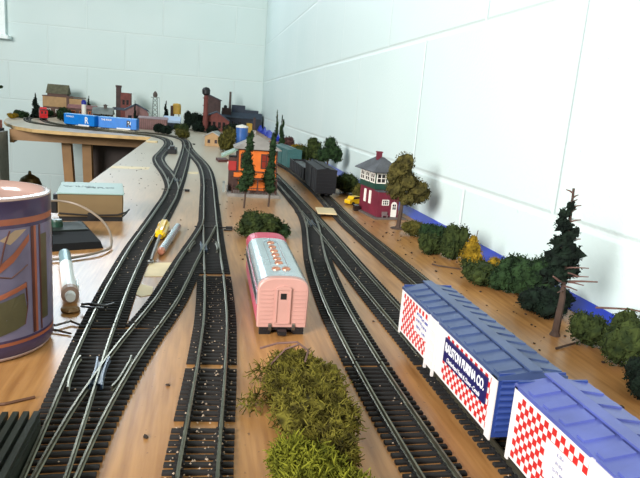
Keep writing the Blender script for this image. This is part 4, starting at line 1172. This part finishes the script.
# ================================================================== SMALL THINGS ON THE BOARD
m_bal = mat('balsa', (.80, .72, .56), .6, var=.08)
pl = thing('wooden_platform', 'cream balsa platform with dark posts between two right hand tracks', 'platform', (182, 858, 0), -.1)
M(m_bal).box(-13, 15, -26, 22, 5, 7, .3).build('deck', pl)
for xx in (-10, 12):
    for yy in (-22, -2, 18): M(m_black).box(xx-1.5, xx+1.5, yy-1.5, yy+1.5, 0, 5).build('post', pl)
tag(M(m_bal).box(-186, -150, 2056, 2092, .1, 5, .5).build('wood_block'), 'small wooden block near the inner corner of the far table', 'block')
tag(M(m_black).box(-96, -72, 1690, 1760, .1, 14, 1.5).box(-90, -78, 1700, 1740, 14, 20, 1).build('toy_truck'), 'tiny dark model truck left of the farthest track switch', 'model truck')
wr = M(mat('dark_red_scrap', (.30, .14, .12), .7)).prism([(40, 1545), (66, 1560), (60, 1610), (34, 1600)], .1, 6).build('red_scrap')
tag(wr, 'dark red scrap behind the orange station, beside the curved track', 'scrap')
tag(M(m_winw).prism([(62, 1520), (80, 1515), (84, 1555), (70, 1570)], .1, 5).build('white_scrap'), 'white scrap behind the orange station near its green annex', 'scrap')
tag(M(m_black).tube([(28, 720, 1), (38, 719, 1.2)], 1.2, 6).build('twig'), 'short black stick right of the stepped track switch', 'twig')
rnd = random.Random(21)
crumbs = MB().use(mat('dark_crumbs', (.20, .14, .10), .9, var=.3))
for _ in range(300):
    z_ = rnd.random()
    if z_ < .18: x, y = rnd.uniform(22, 110), rnd.uniform(580, 980)
    elif z_ < .6: x, y = rnd.uniform(225, 300), rnd.uniform(250, 820)
    elif z_ < .8: x, y = rnd.uniform(-180, -75), rnd.uniform(800, 1700)
    else: x, y = rnd.choice((-25, 60, 128, 178))+rnd.uniform(-14, 14), rnd.uniform(250, 1200)
    r = rnd.uniform(.4, 1.5)
    crumbs.blob(x, y, r*.5, r, r*rnd.uniform(.6, 1.6), r*.6, sub=3, jit=.3, seed=_)
o = crumbs.build('scenery_crumbs'); tag(o, 'dark crumbs of scenery scattered over the plywood between the tracks', 'crumbs', kind='stuff')

# ================================================================== FAR TABLE TOWN
m_tan = mat('tan_clapboard', (.66, .52, .34), .6, var=.1)
m_brn = mat('brown_boards', (.35, .24, .20), .65, var=.15)
m_mossroof = mat('moss_brown_roof', (.33, .31, .22), .8, var=.2)
m_brick = mat('red_brick', (.45, .22, .19), .7, var=.2)
m_dkbrick = mat('dark_brick', (.27, .19, .18), .7, var=.2)
m_slate = mat('blue_grey_slate', (.19, .23, .29), .6, var=.15)
m_pinkb = mat('pinkish_boards', (.50, .36, .35), .65, var=.15)
TG = 'model buildings of the far town'
def windows_row(parent, xs, z_, w_, h_, face, trim, dark=None):
    for xx in xs: window(parent, 'y-', xx, z_, w_, h_, 1, 1, face=face, trim=trim, dark=dark or m_wdark)
# grain warehouse
gw = thing('warehouse', 'tan warehouse with a raised gabled loft behind the red caboose', 'model building', (-738, 3430, 0), 0, TG)
M(m_brn).box(-98, 98, 0, 100, 0, 52).build('ground_storey', gw)
M(m_tan).box(-98, 20, -4, 100, 52, 105).box(34, 98, -4, 100, 52, 100).build('upper_storey', gw)
M(m_brn).box(20, 34, -6, 100, 52, 112).box(-100, 100, -7, 102, 104, 109).build('timber_bands', gw)
M(m_brn).box(-78, 18, 10, 90, 109, 122).build('loft_walls', gw)
M(m_mossroof).prismx([(4, 120), (96, 120), (50, 168)], -84, 24).build('loft_roof', gw)
windows_row(gw, (-70, -25, 62), 20, 22, 20, 0, m_winw)
# low sheds behind the blue boxcars
ls = thing('low_station', 'long low brown station roof behind the left blue boxcar', 'model building', (-590, 3150, 0), 0, TG)
M(m_brn).box(-62, 62, 0, 60, 0, 60).build('walls', ls)
M(m_brick).prismx([(-8, 60), (68, 60), (30, 78)], -68, 68).build('roof', ls)
windows_row(ls, (-40, 0, 40), 25, 20, 24, 0, m_or)
gs = thing('grey_shed', 'grey roofed shed behind the right blue boxcar', 'model building', (-480, 3060, 0), 0, TG)
M(m_base).box(-42, 42, 0, 60, 0, 50).build('walls', gs)
M(mat('pale_grey_roof', (.42, .44, .42), .7, var=.1)).prismx([(-10, 44), (70, 44), (30, 76)], -48, 48).build('roof', gs)
M(m_base).lathe([(8, 70), (8, 84), (12, 86), (0.5, 92)], 10, 30, 12).build('cupola', gs)
tk = thing('water_tank', 'small blue capped white tank standing between the blue boxcars', 'tank', (-545, 2960, 0), 0)
M(m_winw).lathe([(10, 0), (10, 84), (8, 88)], n=14).build('tank_body', tk)
M(mat('cobalt_cap', (.10, .14, .55), .4)).lathe([(11, 86), (11, 98), (5, 106)], n=14).build('cap', tk)
# engine house with smokestack
eh = thing('engine_house', 'dark gabled engine house with curved roof, behind the right blue boxcar', 'model building', (-335, 3080, 0), .1, TG)
M(m_pinkb).prismy([(-42, 0), (68, 0), (68, 60), (58, 74), (8, 98), (-42, 70)], 0, 150).build('walls', eh)
M(m_slate).prismy([(-50, 66), (8, 98), (72, 68), (76, 58), (76, 64), (66, 76), (8, 105), (-50, 74)], -6, 156).build('roof', eh)
windows_row(eh, (-20, 10, 42), 18, 18, 30, 0, m_dkbrick)
bk = thing('brick_boiler_house', 'brown brick boiler house with a square smokestack', 'model building', (-415, 3360, 0), 0, TG)
M(m_brick).box(-20, 30, 0, 60, 0, 152).build('walls', bk)
M(m_dkbrick).box(-44, -20, 5, 30, 0, 186).box(-46, -18, 3, 32, 178, 188).build('smokestack', bk)
M(m_slate).box(-60, 40, -3, 63, 60, 74).build('side_roof', bk)
windows_row(bk, (-5, 15), 90, 12, 26, 0, m_dkbrick)
# pink-brown shed
fs = thing('freight_shed', 'long pinkish brown board shed right of the blue boxcars', 'model building', (-222, 2800, 0), 0, TG)
b = MB().use(m_pinkb).box(-62, 58, 0, 70, 0, 48)
b.use(m_brn)
for k in range(14): b.box(-61+k*9, -59.5+k*9, -.8, 0, 2, 48)
b.build('walls', fs)
M(mat('dusty_pink_roof', (.52, .44, .45), .7, var=.1)).prismx([(-5, 47), (75, 47), (75, 50), (35, 58), (-5, 50)], -66, 62).build('roof', fs)
wsd = thing('white_quonset_shed', 'bluish white shed roof right of the long pinkish shed', 'model building', (-152, 2960, 0), 0, TG)
M(m_slate).box(-30, 38, 2, 62, 0, 34).build('walls', wsd)
M(mat('bluish_white_roof', (.66, .74, .84), .4, var=.05)).prismx([(-3, 30), (67, 30), (67, 42), (50, 60), (14, 60), (-3, 42)], -36, 42).build('roof', wsd)
# lattice tower
m_lat = mat('pale_steel_lattice', (.55, .60, .58), .5, metal=.3, var=.1)
lt = thing('lattice_water_tower', 'pale steel lattice tower with a railed platform on top', 'tower', (-241, 3130, 0), 0)
l = MB().use(m_lat)
for sx in (-1, 1):
    for sy2 in (-1, 1): l.tube([(sx*16, sy2*16, 0), (sx*9, sy2*9, 140)], 1.5, 5)
for k in range(6):
    z_ = k*23; wv = 16-7*z_/140; wn = 16-7*(z_+23)/140
    for q in (0, 1, 2, 3):
        c = [(-1, -1), (1, -1), (1, 1), (-1, 1)]
        p_, q_ = c[q], c[(q+1) % 4]
        l.tube([(p_[0]*wv, p_[1]*wv, z_), (q_[0]*wn, q_[1]*wn, z_+23)], .9, 4)
        l.tube([(q_[0]*wv, q_[1]*wv, z_), (p_[0]*wn, p_[1]*wn, z_+23)], .9, 4)
l.build('lattice_legs', lt)
M(m_lat).box(-20, 20, -14, 14, 139, 143).build('platform', lt)
M(m_base).lathe([(8, 143), (11, 150), (11, 158), (6, 168), (1, 172)], n=12).build('lamp_head', lt)
M(m_lat).tube([(22, 0, 0), (20, 0, 140)], 1.2, 5).build('ladder_pole', lt)
yk = thing('coal_tower', 'yellow rounded tank on a dark timber trestle', 'tank', (-150, 3330, 0))
M(mat('mustard_tank', (.78, .62, .26), .5, var=.08)).lathe([(21, 62), (22, 66), (22, 108), (18, 116), (1, 119)], 6, 0, 18).build('tank', yk)
b = MB().use(m_brn)
for sx in (-1, 1):
    for q in (-1, 1): b.tube([(sx*22+4, q*15, 0), (sx*12+4, q*12, 64)], 2.5, 5)
b.box(-26, -10, -12, 12, 50, 104)
b.build('trestle', yk)
# brick factory with tower chimney
fc = thing('brick_factory', 'red brick factory with tall capped stack, left of the dark mill', 'model building', (58, 3060, 0), 0, TG)
M(m_brick).prismy([(-58, 0), (66, 0), (66, 52), (4, 92), (-58, 64)], 0, 110).build('walls', fc)
M(m_slate).prismy([(-60, 64), (4, 92), (68, 52), (68, 57), (4, 98), (-60, 70)], -5, 115).build('roof', fc)
windows_row(fc, (-30, -8, 18, 40), 14, 14, 32, 0, m_dkbrick)
tw = thing('mill_tower', 'tall dark brick mill with a slanted roof behind the red factory', 'model building', (50, 3260, 0), 0, TG)
M(m_dkbrick).prismy([(-38, 0), (34, 0), (34, 150), (-38, 178)], 0, 60).build('walls', tw)
M(m_slate).prismy([(-42, 178), (40, 147), (40, 152), (-42, 184)], -4, 64).build('roof', tw)
sk = thing('smokestack', 'slim red brick stack with a black water tank on top', 'smokestack', (6, 3030, 0), 0)
M(m_brick).lathe([(13, 0), (11, 90), (10, 170)], n=14).build('shaft', sk)
M(m_black).lathe([(9, 170), (19, 178), (20, 196), (14, 206), (2, 210)], n=16).build('tank', sk)
b = MB().use(m_brick)
for zz in (40, 80, 120, 155): b.lathe([(14.5, zz), (14.5, zz+4)], n=14)
b.build('rings', sk)
# dark mill
dm = thing('dark_mill', 'long dark slate coloured mill with stepped roofs in the far corner', 'model building', (208, 3440, 0), 0, TG)
M(mat('blue_black_walls', (.13, .16, .21), .6, var=.15)).box(-108, 112, 0, 140, 0, 62).build('ground_storey', dm)
M(m_slate).prismx([(-8, 62), (148, 62), (110, 92), (30, 92)], -112, 116).build('lower_roof', dm)
M(m_slate).box(-55, 20, 40, 110, 90, 132, 1).box(20, 96, 40, 110, 90, 108, 1).build('upper_block', dm)
M(m_dkbrick).box(-110, -60, 10, 120, 62, 112, 1).build('left_wing', dm)
windows_row(dm, (-80, -45, -10, 25, 60), 20, 18, 24, 0, m_slate)
M(m_base).lathe([(7, 90), (6, 203)], -66, 55, 12).build('chimney', dm)
M(m_black).lathe([(9, 110), (9, 122), (4, 128)], -92, 30, 12).build('vent', dm)
# cottage and olive bush behind the station
ctg = thing('cottage', 'small tan cottage with pale grey roof beyond the orange station', 'model building', (30, 2060, 0), -.25)
M(m_tan).prismy([(-26, 0), (26, 0), (26, 32), (0, 46), (-26, 32)], 0, 70).build('walls', ctg)
M(mat('pale_tile_roof', (.60, .60, .58), .6, var=.08)).prismy([(-31, 30), (0, 46), (31, 30), (31, 33), (0, 50), (-31, 33)], -4, 74).build('roof', ctg)
windows_row(ctg, (-12, 12), 10, 9, 12, 0, m_brn)
bush('big olive green bush between cottage and orange station', 74, 1880, 31, 78, f_olive, size=3, group=None)
oh = thing('oil_tank', 'blue and white storage tank behind the orange station roof', 'tank', (140, 2260, 0))
M(mat('tank_blue', (.20, .38, .65), .4, var=.1)).lathe([(22, 0), (22, 60)], n=18).build('shell', oh)
M(m_winw).lathe([(23, 60), (23, 66), (1, 72)], n=18).build('lid', oh)
yb = thing('signal_mast', 'yellow topped dark red mast building beyond the oil tank', 'tower', (184, 2420, 0))
M(mat('mustard_box', (.66, .52, .16), .5, var=.1)).box(-16, 6, 0, 20, 36, 72, 1).build('yellow_box', yb)
M(m_dkbrick).box(-18, 22, 4, 40, 0, 36).box(10, 18, 6, 14, 36, 96).build('brick_base', yb)

# greenery on the far table
FG = 'dark bushes of the far town'
bush('olive bush behind the farthest switch, largest of the foreground row', -78, 2360, 30, 36, f_olive, size=3, group=FG)
for (x, y, r, h, mt_, lb) in (
    (-95, 2700, 34, 42, f_mid, 'green bush directly behind the farthest olive one'),
    (-150, 2560, 26, 36, f_bl, 'dark bush right of the long pinkish shed'),
    (-185, 2620, 24, 40, f_bl, 'dark bush in front of the long pinkish shed'),
    (-26, 2900, 30, 52, f_bl, 'dark bush left of the red brick factory'),
    (40, 2760, 34, 40, f_bl, 'dark low bush in front of the red brick factory'),
    (-846, 3070, 34, 36, f_dark, 'dark green bush at the left end of the far table'),
    (-800, 3340, 34, 42, f_dark, 'green bush between the left end bush and the small fir'),
    (-850, 2960, 22, 26, f_yel, 'yellowish low bush at the left tip of the far table'),
    (-655, 3080, 34, 66, f_dark, 'dark bush right of the red caboose'),
    (-600, 2880, 26, 38, f_mid, 'mid green bush in front of the dark one by the caboose'),
    (-452, 2960, 34, 46, f_bl, 'dark bush between the grey shed and the engine house'),
    (130, 2900, 40, 50, f_bl, 'dark bush right of the red brick factory'),
    (-40, 3220, 40, 84, f_bl, 'dark tree-like bush left of the red stack')):
    bush(lb, x, y, r, h, mt_, size=3.4, group=FG)
FT = 'small firs of the far town'
fir('small dark fir behind the red caboose', -806, 3180, 108, 27, f_bl, z0_=8, size=3.2, group=FT)
fir('tiny dark fir between warehouse and blue capped tank', -605, 3420, 114, 18, f_bl, z0_=8, size=3.2, group=FT)
fir('dark fir before the engine house roof', -328, 3050, 112, 10, f_bl, z0_=8, size=3.2, group=FT)
fir('slim dark fir left of the yellow tank', -196, 3260, 120, 17, f_bl, z0_=20, size=3.2, group=FT)
tree('broad black green tree right of the yellow tank', -78, 3010, 94, [(0, 0, 30, 20, 16, 30), (0, 0, 60, 19, 16, 26), (2, 0, 80, 11, 10, 12)], f_bl, 3, (0, 0), 3.2, 'broad_tree')
# tree top peeping in at the left border, behind the mug side
pp = thing('potted_plant', 'dark leafy plant at the left border, only its tip in view', 'plant', (-800, 2410, 20))
M(mat('clay_pot', (.50, .27, .18), .7)).lathe([(22, 0), (30, 40), (33, 40), (33, 48), (27, 48), (24, 30), (1, 30)], n=20).build('pot', pp)
M(m_trunk).tube([(0, 0, 28), (6, 0, 70), (30, 0, 105), (72, 0, 120)], 2.2, 7, 1).tube([(6, 0, 70), (-14, 0, 110), (-20, 0, 140)], 2, 7, 1).build('stem', pp)
foliage([(-18, 0, 130, 26, 20, 24), (28, 0, 104, 18, 16, 12), (55, 0, 116, 12, 10, 8), (72, 0, 120, 7, 6, 6), (0, 0, 84, 20, 18, 14)], f_dark, size=3.2).build('foliage', pp)

# ================================================================== UNDER AND BESIDE THE TABLE
sb = thing('storage_cabinet', 'dark cabinet with a pale side post left of the far table end', 'cabinet', (-860, 2360, -900))
M(mat('dark_blue_black_box', (.12, .13, .17), .4, var=.3, scale=20)).box(-130, 122, 0, 100, 0, 890).build('body', sb)
M(mat('grey_post', (.52, .52, .48), .5)).box(122, 134, -6, 100, 0, 880).build('side_post', sb)
M(m_winw).box(-130, 121, -12, -.5, 690, 712).build('shelf_edge', sb)
tag(M(mat('reddish_papers', (.62, .36, .28), .6, var=.4, scale=30)).box(-985, -742, 2365, 2455, -9.8, 20, 2).build('paper_stack'), 'reddish stack of papers lying on the dark cabinet', 'papers')
bl_ = thing('brass_lamp', 'brass domed lamp standing on the floor beyond the mug', 'lamp', (-690, 2600, -900))
m_brass = mat('dull_brass', (.42, .34, .20), .35, metal=.7, var=.2)
M(m_brass).lathe([(90, 0), (90, 12), (20, 24), (10, 40)], n=24).build('base', bl_)
M(m_brass).lathe([(9, 38), (9, 650)], n=12).build('pole', bl_)
M(m_brass).lathe([(46, 640), (44, 660), (34, 684), (16, 696), (7, 700), (5, 712), (1, 714)], n=24).build('shade', bl_)
oc = thing('office_chair', 'black office chair whose sloping back shows behind the mug', 'chair', (-560, 1500, -900), .2)
m_chair = mat('black_fabric', (.07, .07, .09), .6, var=.15)
M(m_chair).loft([[(-170, 0, 690), (90, 0, 640), (90, 40, 640), (-170, 40, 690)], [(-170, 0, 840), (-60, 0, 812), (-60, 40, 812), (-170, 40, 840)]]).build('backrest', oc)
M(m_chair).box(-200, 140, 40, 440, 380, 450, 12).build('seat', oc)
M(m_chair).lathe([(22, 60), (22, 380)], -30, 240, 12).build('gas_lift', oc)
for k in range(5):
    a = 2*PI*k/5
    lg = M(m_chair).tube([(-30, 240, 75), (-30+250*math.cos(a), 240+250*math.sin(a), 50)], 16, 8, 11).build('leg', oc)
    M(m_chair).lathe([(24, 0), (26, 20), (20, 48)], -30+250*math.cos(a), 240+250*math.sin(a), 12).build('caster', lg)
M(m_chair).box(-60, -10, 36, 60, 420, 700).build('back_support', oc)
